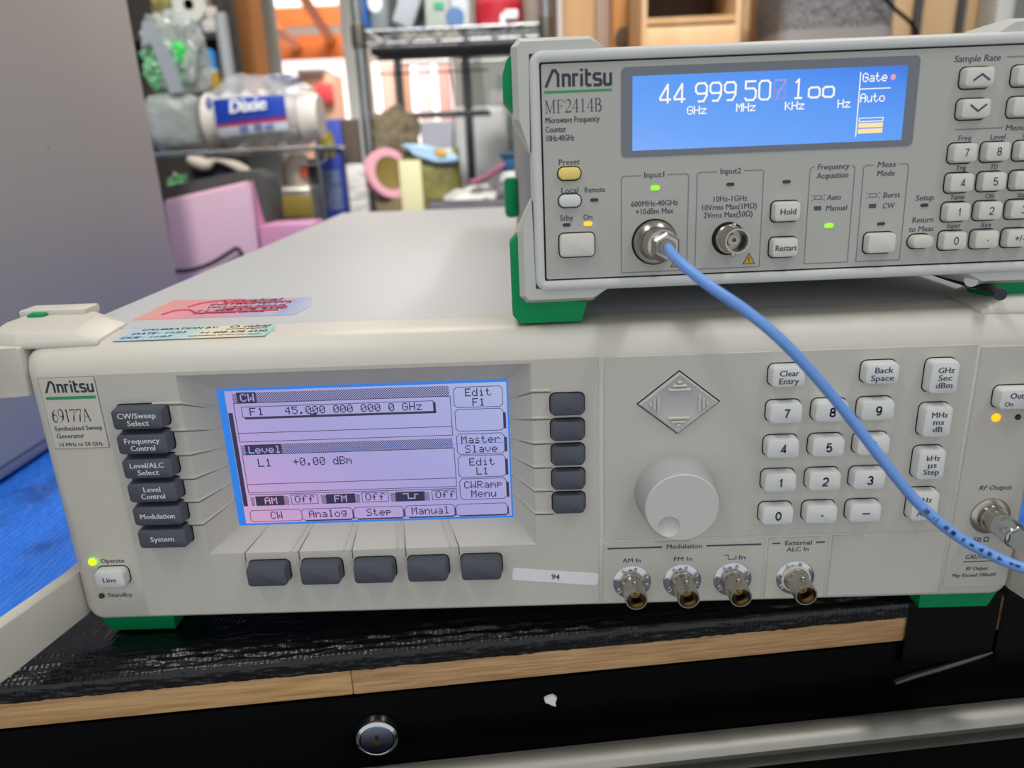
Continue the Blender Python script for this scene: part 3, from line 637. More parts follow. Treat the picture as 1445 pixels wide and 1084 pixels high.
# ================================================================== the frequency counter on top of it
CO = Vector((5.2, 5.0, 152.8)); CT, CY = R(2.65), R(1.47)
def build_counter():
    c = thing('frequency_counter', 'grey frequency counter with blue display and green corners, standing on the beige generator', 'test instrument', CO)
    ex = Vector((math.cos(CY), math.sin(CY), 0)); n0 = Vector((-math.sin(CY), math.cos(CY), 0))
    ez = Vector((0, 0, 1))*math.cos(CT) + n0*math.sin(CT); ey = ez.cross(ex)
    c.matrix_world = Matrix.Translation(CO*.001) @ Matrix((ex, ey, ez)).transposed().to_4x4()
    W = 195.6
    b = MB(); b.box(-4, W+4, 8, 350, -4.4, 85, 2, 2); b.build('case', case_grey, c)
    # bezel frame
    b = MB()
    for y0, o in ((0, 0),):
        outer = lambda k, y: ring(rr(W/2, 40.4, W+8.4-2*k, 90-2*k, 5-k*.6, 5), y)
        inner = lambda k, y: ring(rr(W/2, 40.4, W-2*k+.2, 81-2*k, .8, 5), y)
        vs = b.loft([outer(.2, 14), outer(0, 12), outer(0, 1.2), outer(.5, -.8), outer(1.6, -1.6), inner(-1.2, -1.6), inner(-.2, -.9), inner(0, .6)], False, False)
    b.build('front_bezel', bezel_m, c, smooth=40)
    b = MB(); b.box(-.6, W+.6, .05, 3, -.6, 81.4); b.build('panel_gap', black_gap, c, label='dark line around the panel')
    b = MB(); b.prism(rr(W/2, 40.4, W-1.0, 80, .8), -.05, .3); b.build('front_panel', counter_face, c, smooth=0)
    y = -.12
    # display
    b = MB(); b.prism(rr(86.4, 62.1, 112, 32.2, 1.8), -.35, .1, holes=[[(34.6, 48.3), (138.1, 48.3), (138.1, 75), (34.6, 75)]]); d = b.build('display_surround', lcd_frame, c, smooth=0)
    b = MB(); b.prism([(34.2, 48), (138.6, 48), (138.6, 75.4), (34.2, 75.4)], -.22, -.12); f = b.build('display', lcd_blue_field, c, smooth=0, label='lit blue display')
    yy = -.3; b = MB()
    def big(ch, x, m=None):
        w_, h_ = 4.1, 6.6; z = 64.9
        S = {'4': [[(.68, 0), (.68, 1), (0, .32), (0, .2), (1, .2)]], '9': [[(1, .55), (.85, .45), (.2, .45), (0, .58), (0, .85), (.2, 1), (.8, 1), (1, .85), (1, .35), (.72, .04), (.2, .04)]],
             '5': [[(1, 1), (.06, 1), (.06, .62), (.8, .62), (1, .5), (1, .16), (.8, 0), (.2, 0), (0, .14)]], '0': [[(.2, 0), (0, .14), (0, .86), (.2, 1), (.8, 1), (1, .86), (1, .14), (.8, 0), (.2, 0)]],
             '1': [[(.2, .82), (.5, 1), (.5, 0)], [(.16, 0), (.88, 0)]], 'o': [[(.2, 0), (0, .1), (0, .44), (.2, .54), (.8, .54), (1, .44), (1, .1), (.8, 0), (.2, 0)]], '7': [[(0, 1), (1, 1), (1, .86), (.45, .4), (.3, 0)]], '6': [[(.9, 1), (.1, 1), (0, .9), (0, .08), (.1, 0), (.9, 0), (1, .1), (1, .5), (0, .5)]]}
        for st in S[ch]: m.stroke([(x + p[0]*w_, z + p[1]*h_) for p in st], .72, yy)
    for ch, x in zip('4499950', (45.1, 50.5, 58.5, 63.9, 69.4, 77.0, 82.4)): big(ch, x, b)
    for ch, x in zip('1oo', (95.2, 101.2, 106.6)): big(ch, x, b)
    pixtext(b, 'GHz', 55.3, 60.6, 2.55, 3.0, yy, cols=5.4); pixtext(b, 'MHz', 73.9, 60.9, 2.55, 3.0, yy, cols=5.4); pixtext(b, 'kHz', 92.4, 60.8, 2.55, 3.0, yy, cols=5.4); pixtext(b, 'Hz', 112.4, 60.8, 2.55, 3.0, yy, cols=5.4)
    b.rect(120.1, 50.2, 120.5, 73.2, yy); b.rect(120.5, 67.0, 132.0, 67.4, yy)
    pixtext(b, 'Gate', 121.2, 69.6, 2.4, 3.2, yy, cols=5.6); pixtext(b, 'Auto', 120.9, 62.4, 2.4, 3.2, yy, cols=5.6)
    b.frame(121.0, 55.4, 130.4, 56.9, .3, yy)
    b.build('display_lettering', lcd_white, f, smooth=0, label='white figures 44 999 50 100 with GHz, MHz, kHz and Hz')
    b = MB(); big('7', 88.0, b); b.build('display_fading_digit', lcd_faded, f, smooth=0)
    b = MB(); yy -= -.04; big('6', 88.0, b); yy -= .04; b.build('display_fading_digit', lcd_faded_low, f, smooth=0)
    b = MB(); b.rect(121, 53.3, 130.4, 55.0, yy); b.rect(121, 51.2, 130.4, 52.9, yy); b.build('display_bars', lcd_cream, f, smooth=0)
    b = MB(); b.lathe([(1.05, 0), (.01, .02)], (132.7, yy, 71.0), seg=16); b.build('gate_dot', lcd_pink, f, smooth=0)
    # lettering
    b = MB(); logo(b, 1.5, 72.2, 14.5, y); serif(b, 'MF2414B', 1.5, 63.1, 4.7, 22, y)
    for tx, z, fw in (('Microwave Frequency', 59.5, 20.5), ('Counter', 56.2, 7.8), ('10Hz-40GHz', 53.0, 10.5)): b.text(tx, 1.5, z, 2.15, y, 'LEFT', fit=fw)
    b.build('maker_lettering', logo_ink, c, smooth=0)
    b = MB(); b.rect(1.4, 70.1, 26.9, 71.0, y); b.build('green_bar', green_line, c, smooth=0)
    def T(tx, x, z, h, fw, sh_=0): q = MB(); q.text(tx, x, z-h/2, h, y, 'CENTER', fit=fw, shear=sh_); q.build('panel_lettering', ink, c, smooth=0)
    T('Preset', 10.3, 45.2, 2.1, 8); T('Local', 10.4, 34.6, 2.1, 6.6); T('Remote', 20.1, 34.5, 2.0, 7.8); T('Stby', 8.9, 24.2, 2.1, 5.2); T('On', 17.3, 24.2, 2.1, 3.5)
    T('Input1', 43.4, 39.2, 2.1, 7.7); T('600MHz-40GHz', 43.4, 28.4, 2.1, 18.3); T('+10dBm Max', 43.4, 25.4, 2.1, 14.8)
    T('Input2', 72.8, 39.4, 2.1, 8); T('10Hz-1GHz', 72.9, 29.0, 2.1, 13.2); T('10Vrms Max(1MΩ)', 72.7, 25.9, 2.1, 21.4); T('2Vrms Max(50Ω)', 72.5, 22.9, 2.1, 19.2)
    sh = .12
    for tx, x, z, h, fw in (('Frequency', 112.6, 39.5, 2.1, 12.4), ('Acquisition', 112.6, 36.2, 2.1, 12.4), ('Auto', 113.8, 27.9, 2.0, 5.6), ('Manual', 115, 23.8, 2.0, 8.4), ('Meas', 133.3, 39.5, 2.1, 7.1), ('Mode', 133.3, 36.2, 2.1, 6.8),
                            ('Burst', 136.3, 27.9, 2.0, 6.6), ('CW', 135.5, 23.8, 2.0, 4.8), ('Setup', 149.6, 26.3, 2.1, 7.2), ('Return', 149.7, 17.8, 2.1, 8.4), ('to Meas', 149.5, 14.3, 2.1, 9.7), ('Sample Rate', 163.9, 76.4, 2.3, 17.4),
                            ('Menu', 181.7, 51.1, 2.1, 7.5), ('Freq', 162.5, 48.1, 1.9, 5), ('Level', 175.4, 48.0, 1.9, 5.9), ('Offset', 188, 48, 1.9, 6.4), ('Trig', 162.5, 37, 1.8, 3.9), ('TD', 175.4, 36.9, 1.8, 2.8), ('Temp', 162.5, 26, 1.8, 5.7),
                            ('Ofs', 175.2, 25.9, 1.8, 3.5), ('Stat', 188, 25.8, 1.8, 4), ('Input', 162.3, 15, 1.8, 5.2), ('Sys', 175.2, 14.8, 1.8, 4.2)): T(tx, x, z, h, fw, sh)
    for x in (107.6, 129.2):                                # blinking and steady lamp pictograms
        b = MB(); b.frame(x-1.5, 27.2, x+1.5, 28.7, .25, y)
        for s_ in (-1, 1):
            for dz in (-.7, .7): b.stroke([(x+s_*2.0, 27.95+dz), (x+s_*2.7, 27.95+dz*1.5)], .25, y)
        b.build('blinking_pictogram', ink, c, smooth=0)
        b = MB(); b.rect(x-1.4, 23.1, x+1.5, 24.7, y); b.build('steady_pictogram', ink, c, smooth=0)
    for x0, x1, z0, z1, g0, g1 in ((30.4, 56.6, 1.8, 39, 38.3, 48.4), (59.9, 85.7, 2.0, 39.3, 67.6, 78), (103.7, 121.1, 2.4, 39.5, 105.3, 119.9), (124.5, 142, 2.4, 39.4, 128.3, 138.3)):
        b = MB(); b.stroke([(g0, z1), (x0+.8, z1), (x0, z1-.8), (x0, z0), (x1, z0), (x1, z1-.8), (x1-.8, z1), (g1, z1)], .38, y); b.build('group_outline', ink_grey, c, smooth=0)
    for q in ([(158.4, 51.2), (177, 51.2)], [(186.4, 51.2), (193.5, 51.2)], [(175, 76.4), (192, 76.4)]): b = MB(); b.stroke(q, .5, y); b.build('printed_rule', ink_grey, c, smooth=0)
    # warning triangles
    for x, z in ((81.5, 5.4), (52.6, 5.4)):
        b = MB(); b.prism([(x-2.6, z-2.2), (x+2.6, z-2.2), (x, z+2.3)], -.16, -.05); o = b.build('warning_triangle', ink, c, smooth=0)
        b = MB(); b.face([(x-2.0, -.22, z-1.85), (x+2.0, -.22, z-1.85), (x, -.22, z+1.65)]); b.build('triangle_field', warn_y, o, smooth=0)
        b = MB(); b.stroke([(x, z+.6), (x, z-.7)], .42, -.28); b.stroke([(x, z-1.1), (x, z-1.5)], .42, -.28); b.build('exclamation_mark', ink, o, smooth=0)
    # keys
    key(c, 10.3, 40.9, 8.1, 4.1, 2.4, yellow_key, 'preset_key', 1.9, .45, .3)
    key(c, 10.3, 30.7, 8.0, 4.2, 2.4, white_key, 'local_key', 1.9, .45, .3); key(c, 12.8, 13.6, 13.2, 8.5, 2.6, ivory_key, 'power_key', 1.4, .45, .3)
    key(c, 94.6, 23.3, 9.6, 6.8, 4, ivory_key, 'hold_key', 1.2, .5, .4, legend=[('Hold', 94.7, 22.2, 2.2, 6)]); key(c, 94.5, 9.4, 9.6, 6.8, 4, ivory_key, 'restart_key', 1.2, .5, .4, legend=[('Restart', 94.6, 8.3, 2.2, 8.3)])
    key(c, 132.6, 9.6, 10.5, 7.1, 4, ivory_key, 'mode_key', 1.3, .5, .4); key(c, 148.9, 9.5, 7.9, 4.5, 4, ivory_key, 'return_key', 2.1, .5, .4)
    for r_, row in enumerate((('7', '8', '9'), ('4', '5', '6'), ('1', '2', '3'), ('0', '.', '+/-'))):
        for q, ch in enumerate(row):
            x, z = 161.5 + 12.55*q, 42.5 - 11.05*r_
            leg = [('#', ch, x+.3, z-1.35, 2.7, .42)] if len(ch) == 1 else [(ch, x+.2, z-1.1, 2.3)]
            key(c, x, z, 8.7, 6.4, 4, ivory_key, 'keypad_key', 1.2, .5, .4, legend=leg)
    key(c, 163.6, 69.5, 10.4, 6.5, 4, ivory_key, 'rate_up_key', 1.3, .5, .4, legend=[('/', [(161.0, 68.2), (164.1, 70.4), (167.2, 68.2)], .75)])
    key(c, 163.6, 58.4, 10.4, 6.5, 4, ivory_key, 'rate_down_key', 1.3, .5, .4, legend=[('/', [(161.0, 59.8), (164.1, 57.4), (167.2, 59.8)], .75)])
    key(c, 183, 69.5, 10.4, 6.5, 4, ivory_key, 'resolution_key', 1.3, .5, .4); key(c, 183, 58.4, 10.4, 6.5, 4, ivory_key, 'resolution_key', 1.3, .5, .4)
    # lamps
    for x, z, m, lb in ((43.6, 34.2, led_green, 'lit green lamp above input 1'), (72.9, 34.4, led_off, 'dark lamp above input 2'), (19.9, 30.6, led_off, 'dark remote lamp'), (8.9, 21.5, led_off, 'dark standby lamp'), (17.3, 21.6, led_amber, 'lit amber power lamp'),
                        (94.8, 34.5, led_off, 'dark lamp above the hold key'), (112.6, 17, led_green, 'lit green lamp in the frequency acquisition box'), (133.3, 16.9, led_off, 'dark lamp in the measurement mode box'), (149.8, 23.4, led_off, 'dark setup lamp')):
        led(c, x, z, 3.4 if m is not led_off else 3.1, 1.6 if m is not led_off else 1.25, m, label=lb)
    # inputs
    b = MB(); b.lathe([(9.0, 0), (9.0, .25), (.01, .25)], (43.5, 0, 13.5), seg=48); o = b.build('input_port', black_gap, c, label='black ring behind the first input')
    b = MB(); b.lathe([(8.4, 0), (8.4, 2.2), (8.0, 3.4), (6.9, 4.6), (6.4, 5.0), (6.3, 7.2)], (43.5, 0, 13.5), seg=48); b.build('input_collar', nickel, o)
    b = MB(); b.lathe([(6.5, 0), (6.5, .3), (.01, .3)], (72.8, 0, 13.6), seg=40); b.build('input_recess', black_gap, c); bnc(c, 72.8, 13.6, 'input_socket', False, 12.5)
    # moulded corner guards with green rubber
    def L(pts): return pts
    def guard(mx, mz):
        f = lambda p: (W - p[0] if mx else p[0], 80.8 - p[1] if mz else p[1])
        out = [(-10.2, 29.5 if not mz else 29), (-10.2, -6.5), (-7.4, -9.4), (20, -9.4), (26.6, -4.2), (26.6, -3), (-3.4, -3), (-3.4, 33.5)]
        frt = [(-4.6, 31.5), (-8.2, 20), (-8.2, -6), (-6.6, -7.6), (19, -7.6), (25, -4.2), (24.6, -3.4), (-3.9, -3.4)]
        o1 = [(-3.9, 31.5), (-10.4, 19), (-10.4, -6.5), (-7.6, -9.5), (19.4, -9.5), (26.6, -3.9), (25, -3), (-3.4, -3)]
        b = MB(); 
        b.loft([[(f(p)[0], y_, f(p)[1]) for p in pl] for pl, y_ in ((frt, -.2), (o1, 4.5), (o1, 30))])
        g_ = b.build('corner_guard', guard_m, c, smooth=25)
        fx = 16 if not mx else 9
        gp = [(-10.0, 18.5), (-13.6, 14.6), (-13.6, -15), (-10.4, -18.6), (fx-2, -18.6), (fx, -17.5), (fx, -12.6), (fx+3, -9.6), (-7.4, -9.2), (-10, -6.4)] if not mz else \
             [(-10.0, 16.5), (-13.9, 11.5), (-13.9, 2.5), (-12.2, -2.5), (-10, -5)]
        b = MB(); b.prism([f(p) for p in gp], 6.5, 25, 'y', .7, 2); b.build('green_rubber_bumper', green_rubber, g_, label='green rubber bumper')
    for mx in (0, 1):
        for mz in (0, 1): guard(mx, mz)
    for mx in (0, 1):                                       # rear feet carry the back of the case
        b = MB(); x = 2 if not mx else W-32
        b.box(x, x+30, 300, 320, -5.2, -4); b.build('rear_foot', green_rubber, c)
        b = MB(); x = -13.8 if not mx else W+4; b.box(x, x+9.8, 250, 300, 12, 40, 3); b.build('side_bumper', green_rubber, c)
    return c, Matrix((ex, ey, ez)).transposed()
counter, CM = build_counter()
def cw(u, v, off=0): return CO + CM @ Vector((u, -off, v))

# ================================================================== the blue cable between the two instruments
def build_cable():
    c = thing('coaxial_cable', 'blue coaxial cable curving from the counter input down to the output of the beige generator', 'cable', cw(43.5, 13.5, 26))
    o3 = cw(43.5, 13.5, 26)
    tip = cw(43.5, 13.5, 25.5); ax = CM @ Vector((0, -1, 0)); base = cw(43.5, 13.5, 0)
    pts = [tip - ax*3, tip, (48.4, -30, 167.0), (50.3, -42, 164.6), (57.2, -51, 159.0), (67.3, -55, 152.0), (78.3, -58, 142.7), (90.8, -58, 129.7), (103.9, -58, 114.3), (116.6, -60, 98),
           (129.0, -62, 83.2), (140.6, -66, 73.3), (151.1, -70, 67.7), (162, -75, 64.5), (190, -88, 61), (225, -105, 57), (250, -128, 53), (254, -152, 48), (236, -166, 45), (212, -146, 44), (198, -104, 43.8), (195.3, -62, 43.8), (195.3, -54, 43.8)]
    b = MB(); P = b.tube(pts, 1.85, 14, smooth=8); o = b.build('cable_jacket', cable_blue, c, o3)
    # printed letters along the jacket, too worn to read
    b = MB(); L = 0; nxt = 100; eye = CAM_C
    for p, q in zip(P, P[1:]):
        L += (q-p).length
        if 150 < L < 212 and L > nxt:
            d = (q-p).normalized(); s_ = d.cross((eye-p).normalized()).normalized(); n = s_.cross(d).normalized()
            if n.dot(eye-p) < 0: n = -n
            if random.random() < .82:
                for k in range(2):
                    a = p + d*random.uniform(-.8, .8); wv = s_*random.choice((.75, .45)); hh = d*random.choice((.22, .7)); off = n*1.86
                    b.face([a-wv-hh+off, a+wv-hh+off, a+wv+hh+off, a-wv+hh+off])
            nxt = L + 2.6
    if len(b.bm.faces): b.build('jacket_print', cable_ink, o, o3, smooth=0)
    def stack(cen, axis, segs, name):                       # (profile, hex?) pieces along the axis
        par = None
        for nm, prof, seg, m in segs:
            b = MB(); b.lathe(prof, cen, axis, seg); par2 = b.build(nm, m, c if par is None else par, o3, smooth=30)
            par = par or par2
        return par
    stack(base, ax, [('plug', [(6.2, 5), (6.2, 7.6), (5.6, 9), (5.4, 15), (5.9, 15.2), (5.9, 17.4), (4.6, 18)], 40, nickel),
                     ('hex_nut', [(4.4, 15.5), (5.4, 16.2), (5.4, 22.6), (4.6, 23.4), (3.2, 23.4)], 6, nickel),
                     ('crimp_sleeve', [(3.0, 22), (3.0, 25.2), (1.9, 25.4)], 24, nickel_dark)], 'plug')
    q = Vector((195.3, -.5, 43.8))
    stack(q, (0, -1, 0), [('plug', [(4.6, 2), (4.6, 8), (5.0, 8.4), (5.2, 9), (5.2, 18.5), (4.8, 19.2), (3.6, 19.4)], 40, chrome),
                          ('hex_nut', [(3.4, 17), (4.4, 18), (4.4, 38), (3.9, 39), (3.2, 39)], 6, chrome),
                          ('crimp_sleeve', [(3.2, 38), (4.0, 39.5), (4.0, 52), (3.4, 53), (2, 53)], 24, chrome)], 'plug')
    return c
build_cable()

# ================================================================== workbench
BA, BY_ = Vector((-240.0, -23.8, -12.0)), R(5.97)
bd = Vector((math.cos(BY_), math.sin(BY_), 0)); bn = Vector((-bd.y, bd.x, 0))     # along the front edge; towards the back
def bw(s, t, z): return BA + bd*s + bn*t + Vector((0, 0, z - BA.z))
BM_ = Matrix.Translation((BA.x, BA.y, 0)) @ Matrix.Rotation(BY_, 4, 'Z')
def bench():
    w_ = thing('workbench', 'workbench with a pale wood front edge over black drawers, carrying both instruments', 'workbench', bw(300, 300, -900))
    o3 = bw(300, 300, -900)
    def bx(name, m, s0, s1, t0, t1, z0, z1, bev=.6, parent=w_, label=None, **k):
        b = MB(); b.box(s0, s1, t0, t1, z0, z1, bev, 2, M=BM_); return b.build(name, m, parent, o3, label=label, **k)
    # the front edge is made of glued staves with a visible joint
    bx('wood_top', oak, -620, 151.4, 0, 700, -36, -16.5, .8); bx('wood_top', oak_b, 151.5, 420.6, 0, 700, -36.1, -16.5, .8); bx('wood_top', oak, 420.8, 900, 1, 700, -36, -16.5, .8)
    bx('tool_chest', black_paint, -600, 880, 6, 690, -900, -36.4, 2)
    d = bx('drawer_front', black_paint, -420, 860, 1.5, 7, -146, -38.5, 1.5)
    # round lock
    cen = bw(160.3, 1, -60.0); ax = -bn
    b = MB(); b.lathe([(10.8, 0), (10.8, 1.2), (9.8, 4.2), (8.4, 5.2), (8.1, 5.0)], cen, ax, 48); lk = b.build('drawer_lock', chrome, d, o3)
    b = MB(); b.lathe([(8.1, 4.4), (7.6, 4.9), (.01, 4.9)], cen, ax, 48); b.build('lock_cylinder', mat('steel with painted blue reflection', '#8f9bb8', .2, 1), lk, o3)  # the blue reflection in the lock is put into the metal colour
    b = MB(); kx = lambda u, v, o=5.05: cen + bd*u + Vector((0, 0, v)) + ax*o
    b.face([kx(-1.0, 2.6), kx(.6, 2.9), kx(.9, .6), kx(.2, -.4), kx(-.4, .8)]); b.build('keyway', black_gap, lk, o3, smooth=0)
    b = MB(); b.face([kx(-1.2, .2, 5.1), kx(1.4, .4, 5.1), kx(1.8, -1.6, 5.1), kx(.4, -3.0, 5.1), kx(-1.4, -2.0, 5.1)]); b.build('key_slot_rim', brass, lk, o3, smooth=0)
    # long pull
    b = MB()
    prof = [(0, -29), (-9, -28.5), (-13, -24)] + [(-20 + 8.2*math.cos(R(a)), -21.8 + 8.4*math.sin(R(a))) for a in range(150, -151, -20)] + [(-15, -31), (-9, -34.5), (0, -35)]
    rings = []
    for s in [140 + k*38 for k in range(20)]: rings.append([bw(s, p[0]+1, -51.2 + p[1]) for p in prof])
    b.loft(rings); b.build('drawer_pull', alu, d, o3, smooth=50)
    # paint chip and scuffs
    b = MB(); c_ = bw(243.8, .9, -51.1)
    b.prism([(-3.2, 1.8), (-1.2, 2.9), (1.4, 3.4), (3.4, 1.6), (2.2, -.6), (2.8, -3.4), (.6, -2.4), (-.9, -.8), (-2.6, -.4)], -1.4, .6, 'y', .2, 1)
    for v in b.bm.verts: v.co = c_ + bd*v.co.x*.95 + bn*v.co.y + Vector((0, 0, v.co.z*.95))
    b.build('paint_chip', paper, d, o3, smooth=0, label='white torn scrap stuck to the black drawer')
    b = MB(); sc = [(419, -60.6, 1.2), (428, -57.8, 1.6), (440, -55.0, 1.7), (452, -52, 1.8), (462, -49.2, 1.8), (468, -47.4, .5)]
    b.loft([[bw(s, -1.2, z-h_*.7), bw(s, -1.7, z), bw(s, -1.2, z+h_*.7), bw(s, 1.6, z)] for s, z, h_ in sc]); b.build('scuff_mark', mat('grey scuffed tape', '#4b4e55', .5), d, o3)
    # black duct tape over the front edge
    tp = thing('edge_tape', 'wrinkled black duct tape wrapped over the front edge of the workbench', 'tape', bw(300, 30, -13)); p3 = bw(300, 30, -13)
    rnd = lambda a, b_, c_: noise.noise(Vector((a, b_, c_)))
    def strip(name, s0, s1, zlow, tback, amp, nu, tm=black_tape, parent=tp):
        prof = [(tback, -13.8), (50, -13.6), (44, -13.4), (38, -13.2), (33, -12.9), (29, -12.7), (25, -12.5), (22, -12.4), (19, -12.3), (16, -12.2), (13.5, -12.2), (11, -12.2), (9, -12.2), (7, -12.2), (5, -12.2), (3.4, -12.3), (1.8, -12.5), (.4, -13.0), (-.5, -14), (-.9, -15.4), (-1.0, -17), (-1.0, -19), (-1.0, zlow)]
        prof = [p for p in prof if p[0] <= tback+.01]
        b = MB()
        def f(u, v):
            s = s0 + (s1-s0)*u; k = v*(len(prof)-1); i = min(int(k), len(prof)-2); fr = k-i
            t, z = prof[i][0]*(1-fr)+prof[i+1][0]*fr, prof[i][1]*(1-fr)+prof[i+1][1]*fr
            top = max(0, min(1, (t+.5)/4)); big = amp*top
            g1 = math.exp(-((t-4.5-3*rnd(s*.006, 1, 0))/1.3)**2); g2 = math.exp(-((t-11-4*rnd(s*.005, 4, 0)+s*.006)/1.5)**2); g3 = math.exp(-((t-20-6*rnd(s*.004, 8, 0)+s*.018)/1.8)**2)
            near = max(0, 1-max(0, t-6-s*.0)/34)
            z += big*near*((1.5*g1 + 1.7*g2 + 1.6*g3)*(.6+.7*rnd(s*.012, 2, 5)) + 1.0*abs(rnd(s*.045, t*.3, 2)) + .6*abs(rnd(s*.12, t*.5, 7)) + .9*max(0, rnd(s*.09, t*.6, 3)) + .4*rnd(s*.3, t*.9, 3)) - .9*big
            if not top: t -= .35*abs(rnd(s*.09, z*.4, 3)); 
            if v > .999: z += .5*rnd(s*.06, 9, 1) + .5*rnd(s*.3, 3, 1)
            return bw(s, t, z)
        b.grid(f, nu, 88)
        o = b.build(name, tm, parent, p3, smooth=60); md = o.modifiers.new('thickness', 'SOLIDIFY'); md.thickness = .00025; md.offset = -1; return o
    strip('tape_strip', -600, 420.5, -21.4, 60, 1, 720)
    flat_tape = mat('dull black duct tape', '#050608', .5, spec=.12)
    strip('tape_strip', 420, 467.4, -50, 40, .2, 40, flat_tape); strip('tape_strip', 469.2, 890, -54, 40, .2, 60, flat_tape)
    # blue tape covers the bench top around the instruments
    bl = MB()
    def g_(u, v):
        s = -600 + 1490*u; t = 56 + 640*v; q = bw(s, t, 0)
        h_ = 1.4*abs(rnd(q.x*.012, q.y*.016, 1)) + .9*abs(rnd(q.x*.04, q.y*.05, 4)) + (1.3*max(0, rnd(q.x*.03+q.y*.02, q.y*.006, 8)))
        return bw(s, t, -14.9 + h_)
    bl.grid(g_, 340, 170)
    o = bl.build('bench_covering', blue_tape, None, smooth=60); md = o.modifiers.new('thickness', 'SOLIDIFY'); md.thickness = .0003; md.offset = -1
    tag(o, 'crinkled ribbed blue tape covering the workbench top beside the beige generator', 'tape')
bench()

# ================================================================== tall grey cabinet on the left
def grey_cabinet():
    c = thing('instrument_cabinet', 'tall plain mauve grey cabinet standing on the blue tape at the left', 'cabinet', (-520, 310, -14))
    o3 = (-520, 310, -14)
    b = MB(); b.box(-700, -380, 60, 512, -3, 470, 4, 3); b.build('cabinet_body', cabinet_grey, c, o3)
    b = MB(); b.box(-699, -381, 61, 511, -10, -2.8, 1.5, 2); b.build('lower_trim', cabinet_edge, c, o3)
    for x in (-680, -420):
        for y in (90, 460):
            b = MB(); b.lathe([(12, 0), (12, 4), (10, 5)], (x, y, -14.5), (0, 0, 1), 20, True, True); b.build('foot', black_paint, c, o3)
    b = MB(); b.lathe([(.8, 0), (.6, .2), (.01, .25)], (-380, 330, 214), (1, 0, 0), 10); b.build('speck', black_gap, c, o3, label='tiny dark chip in the paint')
grey_cabinet()

# ================================================================== the room
FZ, CZ = -900, 1950
drywall = mat('grey green drywall', '#a9aca6', .8); floor_m = mat('grey concrete floor', '#77777a', .7, vary=('#66666a', 3, (1, 1, 1), .3, .7)); ceil_m = mat('white ceiling', '#d6d6d2', .8)
pink_wall = mat('far grey wall', '#a5a5a0', .8)
def slab(name, m, x0, x1, y0, y1, z0, z1):
    b = MB(); b.box(x0, x1, y0, y1, z0, z1); return struct(b.build(name, m, None, smooth=0))
DX0, DX1 = at(372, 60, 1600).x, at(648, 60, 1600).x
slab('floor', floor_m, -2400, 2400, -1700, 4100, FZ-60, FZ)
slab('ceiling', ceil_m, -2400, 2400, -1700, 4100, CZ, CZ+60)
slab('wall_left', drywall, -2460, -2400, -1700, 4100, FZ, CZ); slab('wall_right', drywall, 2400, 2460, -1700, 4100, FZ, CZ)
for i, (a, b_) in enumerate(((-2400, DX0), (DX1, 2400))): slab('wall_back', drywall, a, b_, 1600, 1690, FZ, CZ)
slab('wall_far', pink_wall, -2400, 2400, 4040, 4100, FZ, CZ)
grey_trim = mat('grey painted door frame', '#a8aaa2', .5); pale_trim = mat('pale painted door frame', '#c9cbc6', .5)
def vbox(name, px0, px1, Y, depth, m, z0=FZ, z1=CZ, py=60, bev=2):
    b = MB(); b.box(at(px0, py, Y).x, at(px1, py, Y).x, Y, Y+depth, z0, z1, bev); return b, m, name
b, m_, n_ = vbox('trim_1', 354, 388, 1560, 38, grey_trim); struct(b.build('trim_1', m_))
b, m_, n_ = vbox('trim_2', 483, 504, 1560, 130, pale_trim); struct(b.build('trim_2', m_))
# the bright room beyond the doorway
sky_pane = mat('daylit window pane', '#ffffff', .4, emit=('#fff0f2', 1.25))
def pxb(px0, py0, px1, py1, Y, depth, z0=None, z1=None):
    mx, my = (px0+px1)/2, (py0+py1)/2
    return [at(px0, my, Y).x, at(px1, my, Y).x, Y, Y+depth, at(mx, py1, Y).z if z0 is None else z0, at(mx, py0, Y).z if z1 is None else z1]
def pxbox(name, px, Y, depth, m, label=None, cat=None, z0=None, z1=None, bev=2, parent=None, group=None, rot=0, o3=None):
    v = pxb(*px, Y, depth, z0, z1); cen = Vector(((v[0]+v[1])/2, (v[2]+v[3])/2, v[4])) if o3 is None else Vector(o3)
    b = MB(); b.box(*v, bev)
    if rot:
        T = Matrix.Translation(cen) @ Matrix.Rotation(R(rot), 4, 'Z') @ Matrix.Translation(-cen)
        for q in b.bm.verts: q.co = T @ q.co
    o = b.build(name, m, parent, cen if parent is None or o3 is None else o3, loc=cen if parent is None else None)
    if label: tag(o, label, cat, group)
    return o
for i, (px, Y) in enumerate((((372, 84, 500, 190), 3990), ((530, 86, 640, 210), 3990), ((372, -60, 492, 8), 3990))):
    v = pxb(*px, Y, 40); b = MB(); b.box(*v); struct(b.build('window_%d' % (i+1), sky_pane, None, smooth=0))
slab('trim_3', orange_wood, at(330, 50, 3960).x, at(492, 50, 3960).x, 3960, 3985, at(430, 84, 3960).z, at(430, 50, 3960).z)
slab('trim_4', orange_wood, at(330, 20, 3700).x, at(492, 20, 3700).x, 3700, 3740, at(430, 36, 3700).z, at(430, 9, 3700).z)
for i, (a, c_, d_) in enumerate(((( 424, -10), (468, 58), 9), ((388, 38), (420, 66), 8))):
    p, q = at(*a, 3300), at(*c_, 3965); b = MB(); b.tube([p, p.lerp(q, .5), q], d_*3.4, 4); o = b.build('timber_brace', orange_wood, None, p, loc=p, smooth=20)
    tag(o, ('long diagonal orange timber brace seen through the doorway', 'short diagonal orange timber brace low at the left of the doorway')[i], 'beam')
pxbox('red_banner', (446, 118, 470, 146), 3080, 20, mat('red plastic', '#f0595e', .5), 'bright red panel in the far room seen through the doorway', 'panel')
